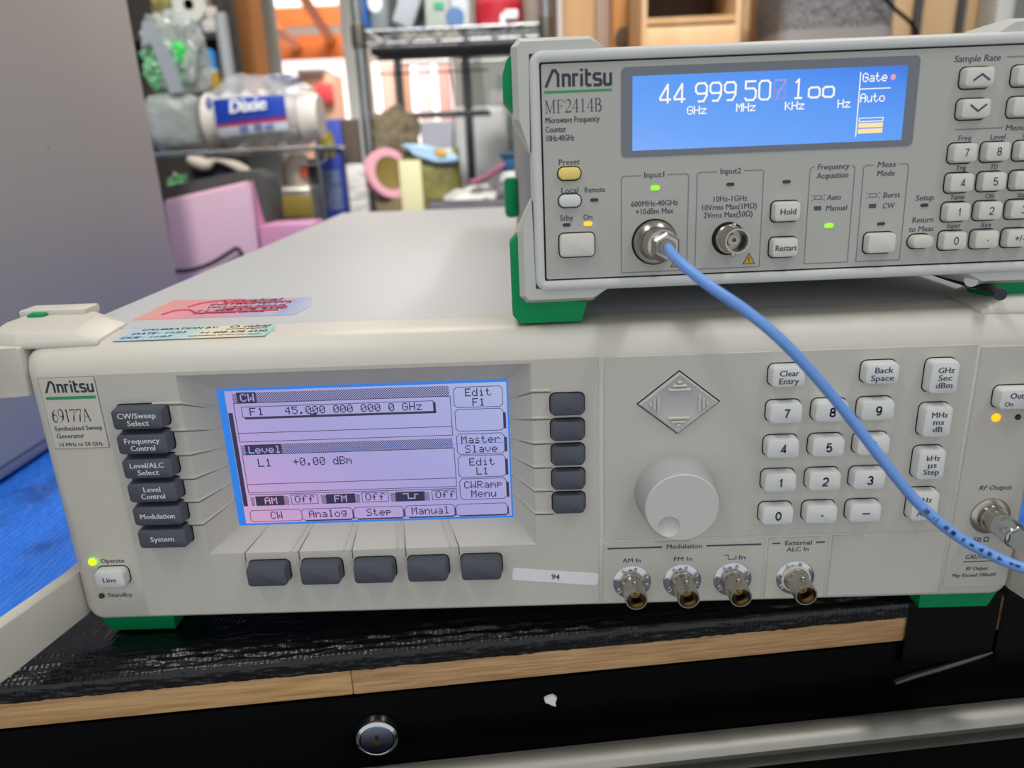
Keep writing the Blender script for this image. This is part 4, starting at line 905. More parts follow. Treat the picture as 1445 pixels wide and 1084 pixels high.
pxbox('storage_crate', (424, 104, 472, 175), 3100, 200, mat('peach cardboard', '#e2b49c', .7), 'peach coloured crate stack in the far room behind the red panel', 'crate', z0=FZ)
pxbox('grey_tray', (418, 97, 456, 105), 3080, 160, mat('grey tray', '#8a8886', .6), 'grey tray lying on the peach crates in the far room', 'tray')
for i, x in enumerate((548, 571, 600, 628)):
    pxbox('clothes_rail_garment', (x-9, 88, x+9, 200), 3300+30*i, 60, mat('garment %d' % i, ('#e8c3b8', '#c99e8c', '#f1dcdc', '#d8a9a4')[i], .8), 'pale %s panel hanging in the far room behind the wire rack' % ('salmon', 'brown', 'white', 'rose')[i], 'panel', z0=FZ+300, bev=6)

# ---- timber and wall at the right of the doorway
def up(name, px, Y, depth, m, label, cat='post', **k):
    b, m_, n_ = vbox(name, px[0], px[1], Y, depth, m, **k); x = (at(px[0], 60, Y).x + at(px[1], 60, Y).x)/2
    o = b.build(name, m_, None, (x, Y, FZ), loc=(x, Y, FZ)); return tag(o, label, cat)
up('wooden_post', (335, 358), 1450, 90, mat('orange pine', '#d99152', .6, vary=('#c47f42', 5, (8, 8, .5), .3, .7)), 'orange pine post standing left of the grey door frame')
up('wooden_post', (772, 787), 1230, 40, dark_wood, 'dark brown post just right of the chrome rack')
up('wooden_post', (787, 794), 1225, 40, pale_trim, 'thin whitish strip beside the dark brown post', 'post')
up('plywood_sheet', (794, 840), 1240, 18, ply, 'tan plywood sheet left of the knotty stud', 'board')
up('wooden_post', (841, 862), 1238, 30, mat('grey pine', '#a08b7c', .7), 'greyish board between the tan plywood and the knotty stud')
o = up('wooden_post', (864, 897), 1205, 45, stud_m, 'orange brown knotty stud behind the counter')
b = MB(); kc_ = at(880, 56, 1204); b.lathe([(17, 0), (14, .8), (.01, 1.2)], kc_, (0, -1, 0), 24, scale=(1.3, 1)); b.build('wood_knot', mat('dark knot', '#5f4230', .7, vary=('#4a3324', 60, (1, 1, 1), .3, .7)), o, (kc_.x*0 + o.location.x*1000, o.location.y*1000, FZ), label='dark round knot')
up('wooden_post', (897, 906), 1200, 50, stud_light, 'narrow pale board right of the knotty stud')
up('wooden_post', (1066, 1108), 1205, 45, stud_m, 'orange pine stud left of the grey fabric basket')
up('plywood_sheet', (1045, 1420), 1255, 18, ply_pale, 'wide pale plywood sheet behind the grey fabric basket', 'board')
up('wooden_post', (1400, 1424), 1190, 60, pale_trim, 'white painted post at the right end of the pale plywood')
for i, (a, c_) in enumerate(((1289, 1298), (1350, 1358))):
    up('metal_rail', (a, c_), 1236, 16, mat('dark rail %d' % i, '#40474a', .5), ('dark metal rail next to the grey fabric basket', 'dark metal rail in the middle of the pale plywood')[i], 'rail')
cab = thing('plywood_cabinet', 'low plywood cabinet behind the counter carrying the cubby and fabric basket', 'cabinet', (500, 1050, FZ))
x0, x1 = at(800, 60, 960).x, at(1440, 60, 960).x
b = MB(); b.box(x0, x1, 940, 1185, 312, 330, 2); b.build('cabinet_top', ply, cab, (500, 1050, FZ))
b = MB(); b.box(x0+10, x1-10, 950, 1180, FZ, 312, 2); b.build('cabinet_body', ply, cab, (500, 1050, FZ))
cb = thing('cubby_box', 'open plywood cubby box between the knotty stud and the orange stud', 'box', (at(960, 40, 1010).x, 1080, 330)); o3 = cb.location*1000
v = pxb(906, -60, 1046, 100, 1010, 160, z0=330.5)
for nm, q, m_ in (('back_panel', (v[0], v[1], 1160, 1170, v[4], v[5]), dark_wood), ('side_panel', (v[0], v[0]+8, 1010, 1160, v[4], v[5]), ply_pale), ('side_panel', (v[1]-8, v[1], 1010, 1160, v[4], v[5]), ply_pale),
                  ('shelf', (v[0]+8, v[1]-8, 1012, 1160, at(960, 40, 1150).z-10, at(960, 40, 1150).z), ply), ('top_panel', (v[0], v[1], 1010, 1170, v[5], v[5]+8), ply), ('front_board', (v[0]+8, v[1]-8, 1010, 1016, v[4], at(960, 37, 1010).z), ply_pale)):
    b = MB(); b.box(*q, .8); b.build(nm, m_, cb, o3)
fabric = mat('grey woven fabric', '#98989a', .9, vary=('#45464b', 420, (1, 1, .8), .4, .6), bump=(420, .6, .001))
bk = thing('fabric_basket', 'grey woven fabric basket in front of the pale plywood at the top right', 'basket', (at(1190, 30, 1000).x, 1080, 330)); o3 = bk.location*1000
v = pxb(1108, -70, 1272, 60, 1000, 170, z0=330.5)
b = MB(); cx_, cy_ = (v[0]+v[1])/2, 1085
rz = lambda k, z, ins=0: [(cx_ + p[0]*k, cy_ + p[1]*k, z) for p in rr(0, 0, v[1]-v[0]-ins, 170-ins, 26, 5)]
b.loft([rz(.96, v[4]), rz(1, v[4]+14), rz(1.0, v[5]-10), rz(1.01, v[5]), rz(.97, v[5]), rz(.95, v[4]+14), ], True, True)
b.build('basket_body', fabric, bk, o3)
b = MB(); b.loft([rz(1.012, v[4]+2), rz(1.016, v[4]+22), rz(1.002, v[4]+22.4)], False, False); b.build('basket_base_band', mat('grey felt', '#8f8f92', .9), bk, o3)
b = MB(); b.tube([at(1240, -12, 985), at(1262, 12, 983), at(1283, 30, 990), at(1293, 46, 1010), at(1296, 64, 1020)], 3, 8, smooth=6); o = b.build('thin_cable', black_paint, None)
tag(o, 'thin black cable hanging in front of the grey fabric basket', 'cable')

# ---- back table and everything on or behind it
TZ = -18.0
tb = thing('back_table', 'grey table behind the workbench carrying the shelf clutter', 'table', (-200, 890, FZ)); o3 = (-200, 890, FZ)
b = MB(); b.box(-900, 72, 800, 990, TZ-30, TZ, 2); b.build('table_top', mat('grey laminate', '#8d8d90', .6), tb, o3)
for x in (-870, 40):
    for y in (815, 975): b = MB(); b.box(x-18, x+18, y-12, y+12, FZ, TZ-30, 1); b.build('leg', black_paint, tb, o3)
def blob(c, rx, ry, rz_, amp, freq, seed, sub=4, flat=None, pw=1.0):
    b = MB(); bmesh.ops.create_icosphere(b.bm, subdivisions=sub, radius=1)
    for v in b.bm.verts:
        p = v.co.copy()
        if pw != 1: p = Vector([math.copysign(abs(q)**pw, q) for q in p])
        n = 1 + amp*noise.noise(p*freq + Vector((seed, seed*2.1, 0))) + amp*.5*noise.noise(p*freq*2.7 + Vector((0, seed, 3)))
        q = Vector((p.x*rx*n, p.y*ry*n, p.z*rz_*n))
        if flat is not None: q.z = max(q.z, flat - c[2])
        v.co = Vector(c) + q
    return b
def place(b, name, m, label, cat, o3, smooth=50, group=None):
    o = b.build(name, m, None, o3, loc=o3, smooth=smooth); return tag(o, label, cat, group)

# pink folded sheet over a dark bin, and the black cable across it
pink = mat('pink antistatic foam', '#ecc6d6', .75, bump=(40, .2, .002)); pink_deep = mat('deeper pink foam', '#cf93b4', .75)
def pxprism(pts, Y, depth, zmin=-12.6):
    b = MB(); q = [at(p[0], p[1], Y) for p in pts]
    for p in q: p.z = max(p.z, zmin)
    b.loft([[(p.x, p.y, p.z) for p in q], [(p.x, p.y+depth, p.z) for p in q]]); return b
bz = at(300, 470, 640).z
pk = thing('pink_foam_sheet', 'folded pink foam sheet leaning on the dark bin behind the beige generator', 'foam sheet', at(300, 460, 650)); o3 = pk.location*1000
down = lambda p, Y: (p[0] + (p[1]*0) , p[1])
b = pxprism([(229, 283), (350, 255), (366, 380), (380, 480), (262, 500), (247, 384)], 642, 14); bmesh.ops.bevel(b.bm, geom=b.bm.edges[:], offset=3, segments=2, affect='EDGES'); b.build('front_fold', pink, pk, o3)
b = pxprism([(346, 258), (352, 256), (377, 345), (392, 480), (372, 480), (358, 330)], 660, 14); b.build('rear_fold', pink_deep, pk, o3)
b = pxprism([(227, 264), (346, 240), (368, 243), (379, 262), (381, 312), (392, 440), (240, 460)], 682, 60); bmesh.ops.bevel(b.bm, geom=b.bm.edges[:], offset=5, segments=2, affect='EDGES')
place(b, 'storage_bin', mat('charcoal felt', '#4e504e', .85), 'dark charcoal bin behind the folded pink foam sheet', 'bin', at(300, 440, 700))
b = MB(); v = pxb(384, 318, 470, 420, 700, 70); b.box(v[0]-30, v[1], 762, 792, TZ-2, v[5], 3)
pxbox('pink_foam_block', (372, 317, 446, 420), 650, 60, mat('rose foam', '#cc8fb2', .75), 'rose pink foam block lying beside the folded pink sheet', 'foam block', z0=-19); b.bm.free()
b = MB(); b.tube([at(200, 384, 628), at(250, 383, 630), at(275, 380, 632), at(300, 371, 634), at(320, 359, 634), at(333, 351, 634), at(338, 354, 634), at(343, 364, 634), at(352, 392, 632), at(362, 430, 630)], 2.6, 8, smooth=6)
place(b, 'black_cable', mat('black rubber cord', '#1c1b20', .5), 'black cable running across the front of the pink foam sheet', 'cable', at(300, 371, 634))

# wire shelf with the clear packs
SH = at(330, 214, 830).z
ws = thing('wire_shelf', 'small chromed wire shelf carrying the blue labelled bowl pack', 'shelf', (-430, 880, TZ)); o3 = (-430, 880, TZ)
xl, xr = at(150, 216, 830).x, at(459, 208, 830).x
b = MB(); b.tube([(xl, 830, SH), (xr, 830, SH+.5)], 3.2, 10); b.build('front_rail', wire_chrome, ws, o3)
b = MB(); b.tube([(xl, 960, SH), (xr, 960, SH)], 3.2, 10); b.build('rear_rail', wire_chrome, ws, o3)
for k in range(14): b = MB(); x = xl + 6 + (xr-xl-12)*k/13; b.tube([(x, 830, SH-2), (x, 960, SH-2)], 1.6, 8); b.build('cross_wire', wire_chrome, ws, o3)
for x, y in ((xr-14, 832), (xr-2, 958), (xl+2, 832), (xl+2, 958)): b = MB(); b.tube([(x, y, TZ), (x, y, SH-2)], 3, 8); b.build('leg', wire_chrome, ws, o3)
b = MB(); b.tube([at(420, 222, 831), at(424, 229, 831), at(440, 232, 831), at(456, 229, 831), at(460, 215, 831)], 2, 8, smooth=5); b.build('end_loop', wire_chrome, ws, o3)
SHT = SH + 3.4
film = mat('clear film', '#d6d8dc', .12, alpha=.34, spec=.8, bump=(60, .9, .004)); film_dull = mat('cloudy film', '#b3bab6', .2, alpha=.62, spec=.8, bump=(50, .9, .004))
def bowl_pack():
    p = thing('bowl_pack', 'clear pack of paper bowls with a blue brand label on the wire shelf', 'pack', (at(370, 205, 860).x, 880, SHT)); o3 = p.location*1000
    c = at(371, 160, 880); rx, rzz, ry = 73*1.115, (c.z - SHT), 46
    rzz = min(rzz, 50); c.z = SHT + rzz + .5
    for k in range(11):
        x = c.x - rx*.86 + rx*1.72*k/10
        if k % 2 == 0: b = MB(); b.lathe([(38, 0), (39.5, 3), (37, 6), (30, 26), (0.1, 27)], (x-10, c.y, SHT+41), (1, 0, 0), 28); b.build('paper_bowl', mat('grey paper bowl %d' % k, '#d2cbc3', .7), p, o3)
    b = blob(c, rx, ry, rzz+3, .1, 2.2, 3.3, 5, SHT+.6, .82); b.build('clear_wrapper', film, p, o3)
    S = lambda u, v: -ry*1.04*max(.02, (1-abs(u)**2.6))**.45*max(.02, (1-abs(v)**2.8))**.42
    cols = (mat('blue label', '#1740a8', .35), mat('red label edge', '#c2404e', .4), mat('white label base', '#cfd6e6', .4), mat('deep purple label', '#4a2f86', .4))
    b = MB(); nu, nv = 30, 24
    def lab(u, v): uu = -.68 + 1.27*u; vv = -.62 + 1.02*v + .14*(u-.4)*(1-v*.6); return Vector((c.x + rx*uu, c.y + S(uu, vv)-4, c.z + rzz*vv))
    vs = b.grid(lab, nu, nv)
    b.bm.faces.ensure_lookup_table(); i = 0
    for f in b.bm.faces:
        jv = i % nv; iu = i // nv; f.material_index = 2 if jv < 6 else (1 if jv < 8 else (3 if jv < 11 and iu > 6 else 0)); i += 1
    lb = b.build('brand_label', cols, p, o3, smooth=80)
    b = MB()
    def put(tx, x, z, s, sh):
        n = len(b.bm.verts); b.text(tx, x, z, s, 0, bold=.05, shear=sh); b.bm.verts.ensure_lookup_table()
        for v in list(b.bm.verts)[n:]:
            u, w_ = (v.co.x)/rx, v.co.z/rzz; v.co = Vector((c.x + v.co.x, c.y + S(u, w_) - 6.5, c.z + v.co.z + v.co.x*.07))
    put('Dixie', -4, 1, 17, .12); b.build('brand_lettering', mat('white label print', '#e8ecf6', .4), lb, o3, smooth=0)
    b = MB(); put('50  20 oz', 4, -25, 9, .1); b.build('count_lettering', mat('blue label print', '#5c74b8', .4), lb, o3, smooth=0)
    b = blob(c + Vector((-rx*.86, -ry*.5, -4)), 9, 10, 26, .2, 2, 5, 3); b.build('label_fold', cols[0], p, o3)
    b = blob(c + Vector((rx*.45, -8, rzz*.86)), 26, 22, 9, .35, 3, 8, 4); b.build('wrapper_gather', mat('speckled film', '#8c93b0', .25, alpha=.7), p, o3)
bowl_pack()
b = blob((at(252, 170, 880).x, 885, SHT+40.5), 44, 42, 41, .06, 2, 1.5, 4, SHT+.5, .55)
tb_ = thing('clear_container', 'cloudy plastic container on the wire shelf left of the bowl pack', 'container', (at(252, 170, 880).x, 885, SHT)); b.build('container_wall', film_dull, tb_, tb_.location*1000)
b = blob((at(240, 180, 885).x, 888, SHT+26), 18, 20, 24, .2, 2, 2.5, 3, SHT+1); b.build('grey_contents', mat('slate contents', '#6c777c', .7), tb_, tb_.location*1000)
b = MB(); v = pxb(218, 150, 226, 208, 860, 30, z0=SHT); b.box(*v, 2); b.build('blue_strip', mat('steel blue card', '#7f9ab8', .6), tb_, tb_.location*1000)
c_ = at(250, 88, 890); mb_ = thing('mesh_bag', 'crumpled clear bag holding green netting above the cloudy container', 'bag', (c_.x, 890, SHT+82)); o3 = mb_.location*1000
zc = max(c_.z, SHT+82+48)
b = blob((c_.x, 890, zc), 42, 34, 58, .22, 2.4, 7.7, 5, SHT+82, .8); b.build('clear_bag', film_dull, mb_, o3)
b = blob((c_.x-8, 876, zc-10), 34, 24, 38, .3, 5, 2.2, 5, SHT+84); b.build('green_netting', mat('pale green netting', '#8fc79a', .7, vary=('#5fae74', 90, (1, 1, 1), .4, .6)), mb_, o3)
b = blob((c_.x+16, 866, zc+2), 12, 10, 20, .3, 3, 6.2, 3); b.build('green_tag', mat('bright green plastic', '#3cc25a', .5), mb_, o3)
b = pxprism([(200, 30), (214, 30), (246, 88), (258, 130), (240, 132), (212, 60), (200, 66)], 846, 5); b.build('folded_flap', mat('grey film flap', '#a4acb4', .25, alpha=.8), mb_, o3)

# dark shelf unit behind with its small things
du = thing('dark_shelf_unit', 'dark brown open shelf unit behind the clear bags at the top left', 'shelf unit', (at(250, 60, 1150).x, 1200, FZ)); o3 = du.location*1000
xl, xr = at(120, 60, 1150).x, at(312, 60, 1150).x; dw = mat('near black brown wood', '#2e2622', .7)
s1, s2 = at(265, 46, 1150).z, at(265, 126, 1150).z
for nm, q in (('back_panel', (xl, xr, 1208, 1216, FZ, 900)), ('side_panel', (xl-12, xl, 1150, 1216, FZ, 900)), ('side_panel', (xr, xr+12, 1150, 1216, FZ, 900)), ('shelf', (xl, xr, 1150, 1208, s1-12, s1)), ('shelf', (xl, xr, 1150, 1208, s2-12, s2)), ('top_panel', (xl-12, xr+12, 1150, 1216, 900, 912))):
    b = MB(); b.box(*q, 1); b.build(nm, dw, du, o3)
c_ = at(266, 6, 1165); rl = thing('tape_roll', 'white roll of tape with a black core on the dark shelf unit', 'tape roll', c_); rl3 = rl.location*1000; Rr = (c_.z - s1 - .5) if c_.z - s1 < 60 else 32
Rr = 29
b = MB(); b.lathe([(9, 0), (Rr, 0), (Rr+.6, 1), (Rr+.6, 38), (Rr, 39), (9, 39)], c_, (0, 1, 0), 48); b.build('tape', mat('white tape', '#cfcfc6', .5), rl, rl3)
b = MB(); b.lathe([(9, -.5), (7.5, -.5), (7.5, 39.5), (9, 39.5)], c_, (0, 1, 0), 32); b.build('core', black_gap, rl, rl3)
b = MB(); b.box(c_.x-24, c_.x+24, 1168, 1202, s1, c_.z-Rr+2, 2); place(b, 'roll_stand', mat('grey stand', '#7b8084', .6), 'grey stand under the white roll of tape', 'stand', (c_.x, 1185, s1))
pxbox('small_carton', (286, 27, 309, 46), 1160, 40, mat('white carton', '#c4c2be', .6), 'lower of two small white cartons on the dark shelf', 'carton', z0=s1)
pxbox('small_carton', (289, 9, 312, 27), 1160, 40, mat('pinkish white carton', '#cfc2bd', .6), 'upper of two small white cartons on the dark shelf', 'carton', z0=at(300, 27, 1160).z)
b = MB(); q = at(319, 70, 1140); b.lathe([(11, FZ), (11, at(310, 22, 1140).z), (8, at(310, 19, 1140).z)], (q.x, 1136, 0), (0, 0, 1), 24, True, True); place(b, 'grey_pipe', mat('grey pipe', '#85888c', .5), 'upright grey pipe in front of the dark shelf unit', 'pipe', (q.x, 1136, FZ))
b = blob((at(226, 5, 1165).x, 1180, s1+38), 22, 17, 38, .2, 2.5, 3, 4, s1); place(b, 'yellow_bag', mat('dull yellow', '#a59a52', .6, vary=('#6f6a38', 30, (1, 1, 1), .4, .6)), 'dull yellow bag on the dark shelf left of the tape roll', 'bag', (at(230, 5, 1165).x, 1185, s1))
bt = thing('small_bottle', 'small blue and white bottle low on the dark shelf unit', 'bottle', (at(296, 100, 1165).x, 1175, s2)); o3 = bt.location*1000
b = MB(); b.lathe([(.1, 0), (13, 0), (13, 34), (10, 40)], o3, (0, 0, 1), 24); b.build('bottle_body', mat('white bottle', '#c8d4de', .4), bt, o3)
b = MB(); b.lathe([(13.4, 34), (13.4, 62), (9, 68), (.1, 68)], o3, (0, 0, 1), 24); b.build('blue_cap', mat('sky blue cap', '#4f9be0', .4), bt, o3)
q = Vector((at(304, 112, 1155).x, 1158, s2)); b = MB(); b.lathe([(.1, 0), (12, 0), (12, 14), (9, 20), (9, 26), (.1, 27)], q, (0, 0, 1), 24); place(b, 'amber_jar', mat('amber glass', '#a8842c', .2), 'amber jar beside the small blue and white bottle', 'jar', q)

# under the wire shelf
b = blob((at(240, 240, 850).x, 870, 105), 22, 22, 46, .3, 2.6, 4, 4); b.bm.verts.ensure_lookup_table()
for v in b.bm.verts: v.co.z = TZ + (v.co.z - 50)*1.4 if v.co.z < 105 else v.co.z + 24
place(b, 'green_printed_bag', mat('green printed film', '#a9b8a8', .4, vary=('#4f9a62', 40, (1, 1, 1), .45, .6)), 'white bag with green print under the wire shelf at the left', 'bag', (at(242, 240, 850).x, 870, TZ))
pxbox('navy_box', (272, 226, 334, 300), 845, 60, mat('navy felt', '#1a2030', .85), 'dark navy box under the wire shelf beside the green printed bag', 'box', z0=TZ)
b = MB(); b.tube([at(268, 222, 838), at(290, 232, 836), at(304, 226, 836), at(328, 232, 838), at(352, 244, 842)], lambda t: 9-5*t+3*math.sin(9*t), 10, smooth=6); place(b, 'work_glove', mat('cream cotton', '#cfc4b4', .85), 'cream cotton glove lying over the dark navy box', 'glove', at(304, 226, 836))
pxbox('grey_document_box', (336, 216, 398, 300), 900, 40, mat('grey board', '#a3a2a1', .7), 'plain grey board box under the wire shelf behind the charcoal bin', 'box', z0=TZ)
bt = thing('spray_bottle', 'cream bottle with an orange label under the right of the wire shelf', 'bottle', (at(420, 235, 925).x, 928, TZ)); o3 = bt.location*1000
b = MB(); zt = at(420, 213, 925).z - TZ; b.lathe([(.1, 0), (24, 0), (24, zt-30), (18, zt-12), (12, zt-4), (.1, zt-4)], o3, (0, 0, 1), 28); b.build('bottle_body', mat('cream plastic', '#e0cfc2', .5), bt, o3)
b = MB(); v = pxb(424, 235, 433, 251, 901, 3); b.box(*v, 1); b.build('orange_label', mat('orange label', '#e0662e', .5), bt, o3)
pxbox('black_adapter', (438, 224, 452, 300), 905, 20, mat('black plastic', '#15161a', .6), 'black plastic adapter between the cream bottle and the blue carton', 'adapter', z0=TZ)
tn = thing('metal_tin', 'shiny tin with a gold label below the wire shelf', 'tin', (at(410, 290, 850).x, 870, TZ)); o3 = tn.location*1000
v = pxb(380, 264, 442, 330, 838, 60, z0=TZ); b = MB(); b.box(*v, 6, 3); b.build('tin_body', mat('brushed tin', '#b7b3aa', .3, .8), tn, o3)
v2 = pxb(398, 276, 440, 306, 836, 4); b = MB(); b.box(*v2, .5); b.build('gold_label', mat('old gold label', '#8a7434', .5), tn, o3)
bx_ = thing('blue_carton', 'tall blue carton with a gold emblem beside the chrome rack post', 'carton', (at(470, 230, 962).x, 975, TZ)); o3 = bx_.location*1000
v = pxb(449, 168, 487, 300, 964, 24, z0=TZ); b = MB(); b.box(*v, 1.5); b.build('carton_body', mat('royal blue card', '#1f3a9a', .5), bx_, o3)
v2 = pxb(450, 184, 472, 224, 963, 2); b = MB(); b.prism(rr((v2[0]+v2[1])/2, (v2[4]+v2[5])/2, v2[1]-v2[0], v2[5]-v2[4], 10), 962.6, 964.2); b.build('gold_emblem', mat('gold emblem', '#9a8434', .5, vary=('#6a6a30', 80, (1, 1, 1), .4, .6)), bx_, o3)
v2 = pxb(455, 240, 482, 296, 963, 2); b = MB(); b.box(v2[0], v2[1], 962.8, 964.2, v2[4], v2[5]); b.build('grey_print', mat('grey blue print', '#6f7c98', .6, vary=('#4a5c90', 60, (1, 6, 3), .4, .6)), bx_, o3)
pxbox('brown_board', (488, 168, 511, 300), 968, 12, mat('umber board', '#4b3f38', .8), 'dark brown board standing behind the blue carton', 'board', z0=TZ)
ct = pxbox('white_carton', (488, 232, 513, 300), 870, 34, mat('white card', '#cfccc6', .6, vary=('#a8a5a2', 40, (1, 1, 7), .42, .55)), 'white printed carton in front of the chrome rack post', 'carton', z0=TZ, rot=14)
rl = thing('pink_tape_roll', 'roll of pink tape leaning beside the white printed carton', 'tape roll', at(555, 246, 905)); rl3 = rl.location*1000; c_ = at(547, 246, 905); ax = Vector((.62, -.74, .25)).normalized()
b = MB(); b.lathe([(26, -9), (38, -9), (38.6, -8), (38.6, 8), (38, 9), (26, 9), (26, -9)], c_, ax, 40); b.build('tape', mat('pink tape', '#d39aa6', .5), rl, rl3)
b = MB(); b.lathe([(26, -9), (24, -8), (.1, -8), (.1, 8), (24, 8), (26, 9)], c_, ax, 40); b.build('core', mat('olive core', '#75652f', .7), rl, rl3)
b = MB(); b.box(c_.x-20, c_.x+20, 890, 925, TZ, c_.z-34, 2); place(b, 'khaki_box', mat('khaki card', '#6e6247', .7), 'khaki box under the roll of pink tape', 'box', (c_.x, 907, TZ))
bg = thing('snack_bag', 'olive bag with a cream panel and pale blue folded top behind the beige generator', 'bag', (at(605, 280, 900).x, 925, TZ)); o3 = bg.location*1000
xa, xb_, zt = at(566, 250, 900).x, at(648, 250, 900).x, at(600, 212, 900).z
b = MB(); sec = lambda z, k, d_: [( (xa+xb_)/2 + p[0]*k, 928 + p[1]*d_, z + .04*(p[0])) for p in rr(0, 0, xb_-xa, 60, 14, 4)]
b.loft([sec(TZ, .92, .9), sec(TZ+30, 1, 1), sec((TZ+zt)/2, 1.02, 1.02), sec(zt-18, .98, .8), sec(zt, .97, .5)]); b.build('bag_body', mat('olive foil', '#7c7a3c', .35, vary=('#565322', 24, (1, 1, 1), .4, .6), bump=(30, .6, .004)), bg, o3)
v2 = pxb(565, 226, 596, 300, 893, 4, z0=TZ+20); b = MB(); b.box(*v2, 1); b.build('cream_panel', mat('cream print', '#cdcaa0', .5), bg, o3)
b = pxprism([(562, 204), (580, 203), (602, 205), (648, 220), (645, 230), (615, 232), (585, 219)], 894, 36); bmesh.ops.bevel(b.bm, geom=b.bm.edges[:], offset=4, segments=2, affect='EDGES'); b.build('folded_top', mat('pale blue print', '#a6c6dc', .4), bg, o3)
b = pxprism([(611, 210), (630, 213), (628, 221), (617, 219)], 891.5, 4); b.build('yellow_patch', mat('yellow print', '#d0a028', .5), bg, o3)
v = pxb(606, 282, 760, 340, 845, 46, z0=TZ)
b = blob((at(655, 285, 850).x, 868, 100), 60, 22, 40, .25, 2.4, 9, 5)
for q in b.bm.verts: q.co.z = max(q.co.z + (q.co.x - at(655, 285, 850).x)*.28, v[5]+.5)
T0 = Vector((at(655, 285, 850).x, 868, v[5])); place(b, 'crumpled_cloth', mat('white patterned cloth', '#c9c9c2', .85, vary=('#a5a8a4', 30, (1, 1, 1), .42, .55), bump=(45, .6, .004)), 'crumpled white cloth on the grey bin behind the beige generator', 'cloth', T0)
b = MB(); b.box(*v, 4); place(b, 'grey_bin', mat('dark grey bin', '#5d5c64', .6), 'dark grey bin supporting the crumpled cloth and the tubs', 'bin', ((v[0]+v[1])/2, 868, TZ))
zb_ = v[5]
v = pxb(700, 260, 772, 284, 847, 42, z0=zb_); b = MB(); b.box(*v, 4); place(b, 'grey_tray', mat('mauve grey tray', '#77757d', .6), 'mauve grey tray between the dark grey bin and the white tub', 'tray', ((v[0]+v[1])/2, 868, zb_)); z2 = v[5]
v = pxb(703, 241, 770, 260, 847, 42, z0=z2); b = MB(); b.box(*v, 6, 3); place(b, 'white_tub', mat('white tub', '#d0d0cc', .5), 'low white tub under the teal tub', 'tub', ((v[0]+v[1])/2, 868, z2)); z3 = v[5]
tt = thing('teal_tub', 'teal plastic tub with a rim stacked on the low white tub', 'tub', (at(735, 230, 850).x, 868, z3)); o3 = tt.location*1000
v = pxb(709, 220, 765, 241, 850, 36, z0=z3); b = MB(); b.box(*v, 3); b.build('tub_body', mat('teal plastic', '#22567c', .5), tt, o3)
v = pxb(704, 214, 770, 221, 847, 42); b = MB(); b.box(*v, 2); b.build('tub_rim', mat('dark teal plastic', '#1c4a68', .5), tt, o3)
b = MB(); b.tube([at(664, 258, 846), at(684, 251, 844), at(700, 240, 843), at(712, 232, 845)], 4.5, 8, smooth=4); place(b, 'magenta_strap', mat('magenta strap', '#94566e', .7), 'magenta strap trailing from the teal tub', 'strap', at(690, 250, 875))

# chrome wire rack
rk = thing('wire_rack', 'tall chrome wire rack with a zigzag shelf edge behind the generator', 'rack', (at(640, 50, 1000).x, 1170, FZ)); o3 = rk.location*1000
xl, xr = at(514, 130, 1000).x, at(770, 30, 1000).x
zt, zb_ = at(640, 39, 1000).z, at(640, 57, 1000).z
for x, y in ((xl, 1000), (xr, 1000), (xl+8, 1340), (xr-150, 1340), ):
    b = MB(); prof = []
    z = FZ
    while z < 800: prof += [(8.6, z), (8.6, z+23.5), (7.7, z+24), (7.7, z+25)]; z += 25.4
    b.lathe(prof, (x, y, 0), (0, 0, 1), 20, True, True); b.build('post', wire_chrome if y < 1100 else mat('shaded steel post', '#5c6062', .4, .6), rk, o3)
for y in (1000, 1340):
    b = MB(); b.tube([(xl, y, zt), (xr, y, zt)], 3.4, 10); b.build('shelf_rail', wire_chrome, rk, o3)
    b = MB(); b.tube([(xl, y, zb_), (xr, y, zb_)], 3.4, 10); b.build('shelf_rail', wire_chrome, rk, o3)
    if y > 1100: continue
    b = MB(); n = 12; b.tube([(xl+14 + (xr-xl-28)*k/n, y-3, zb_ if k % 2 else zt) for k in range(n+1)], 2.2, 8); b.build('zigzag_wire', wire_chrome, rk, o3)
for x in (xl, xr):
    b = MB(); b.tube([(x, 1000, zt), (x, 1340, zt)], 3.2, 10); b.build('side_rail', wire_chrome, rk, o3)
    b = MB(); b.lathe([(11, zb_-6), (12.5, zb_), (11.5, zt+10), (10, zt+11), (8.6, zt+11)], (x, 1000, 0), (0, 0, 1), 20); b.build('shelf_collar', nickel_dark, rk, o3)
for k in range(22): b = MB(); x = xl + 8 + (xr-xl-16)*k/21; b.tube([(x, 1000, zt+1), (x, 1340, zt+1)], 1.7, 6); b.build('shelf_wire', wire_chrome, rk, o3)
b = MB(); b.box(xl+14, xr-14, 1012, 1120, zb_-14, zb_-4, 1); b.build('underside_shade_board', mat('dark grey underside shade', '#34363a', .7), rk, o3)  # dark board added in place of the shade under the wire shelf
z2 = at(600, 158, 1060).z
b = MB(); b.box(xl+10, at(690, 150, 1060).x, 1060, 1150, z2-8, z2, 2); b.build('lower_shelf', mat('charcoal shelf', '#43474a', .6), rk, o3)
for k in range(12): b = MB(); x = at(640, 120, 1055).x + 4.6*k; b.tube([(x, 1056, z2), (x-4, 1056, z2+84)], .9, 6); b.build('basket_wire', mat('dark wire %d' % k, '#3c3f42', .5, .4), rk, o3)
for z in (z2+84, z2+62): b = MB(); b.tube([(xl+14, 1056, z), (at(690, 120, 1055).x, 1056, z)], 1.5, 6); b.build('basket_rail', mat('dark rail wire', '#3c3f42', .5, .4), rk, o3)
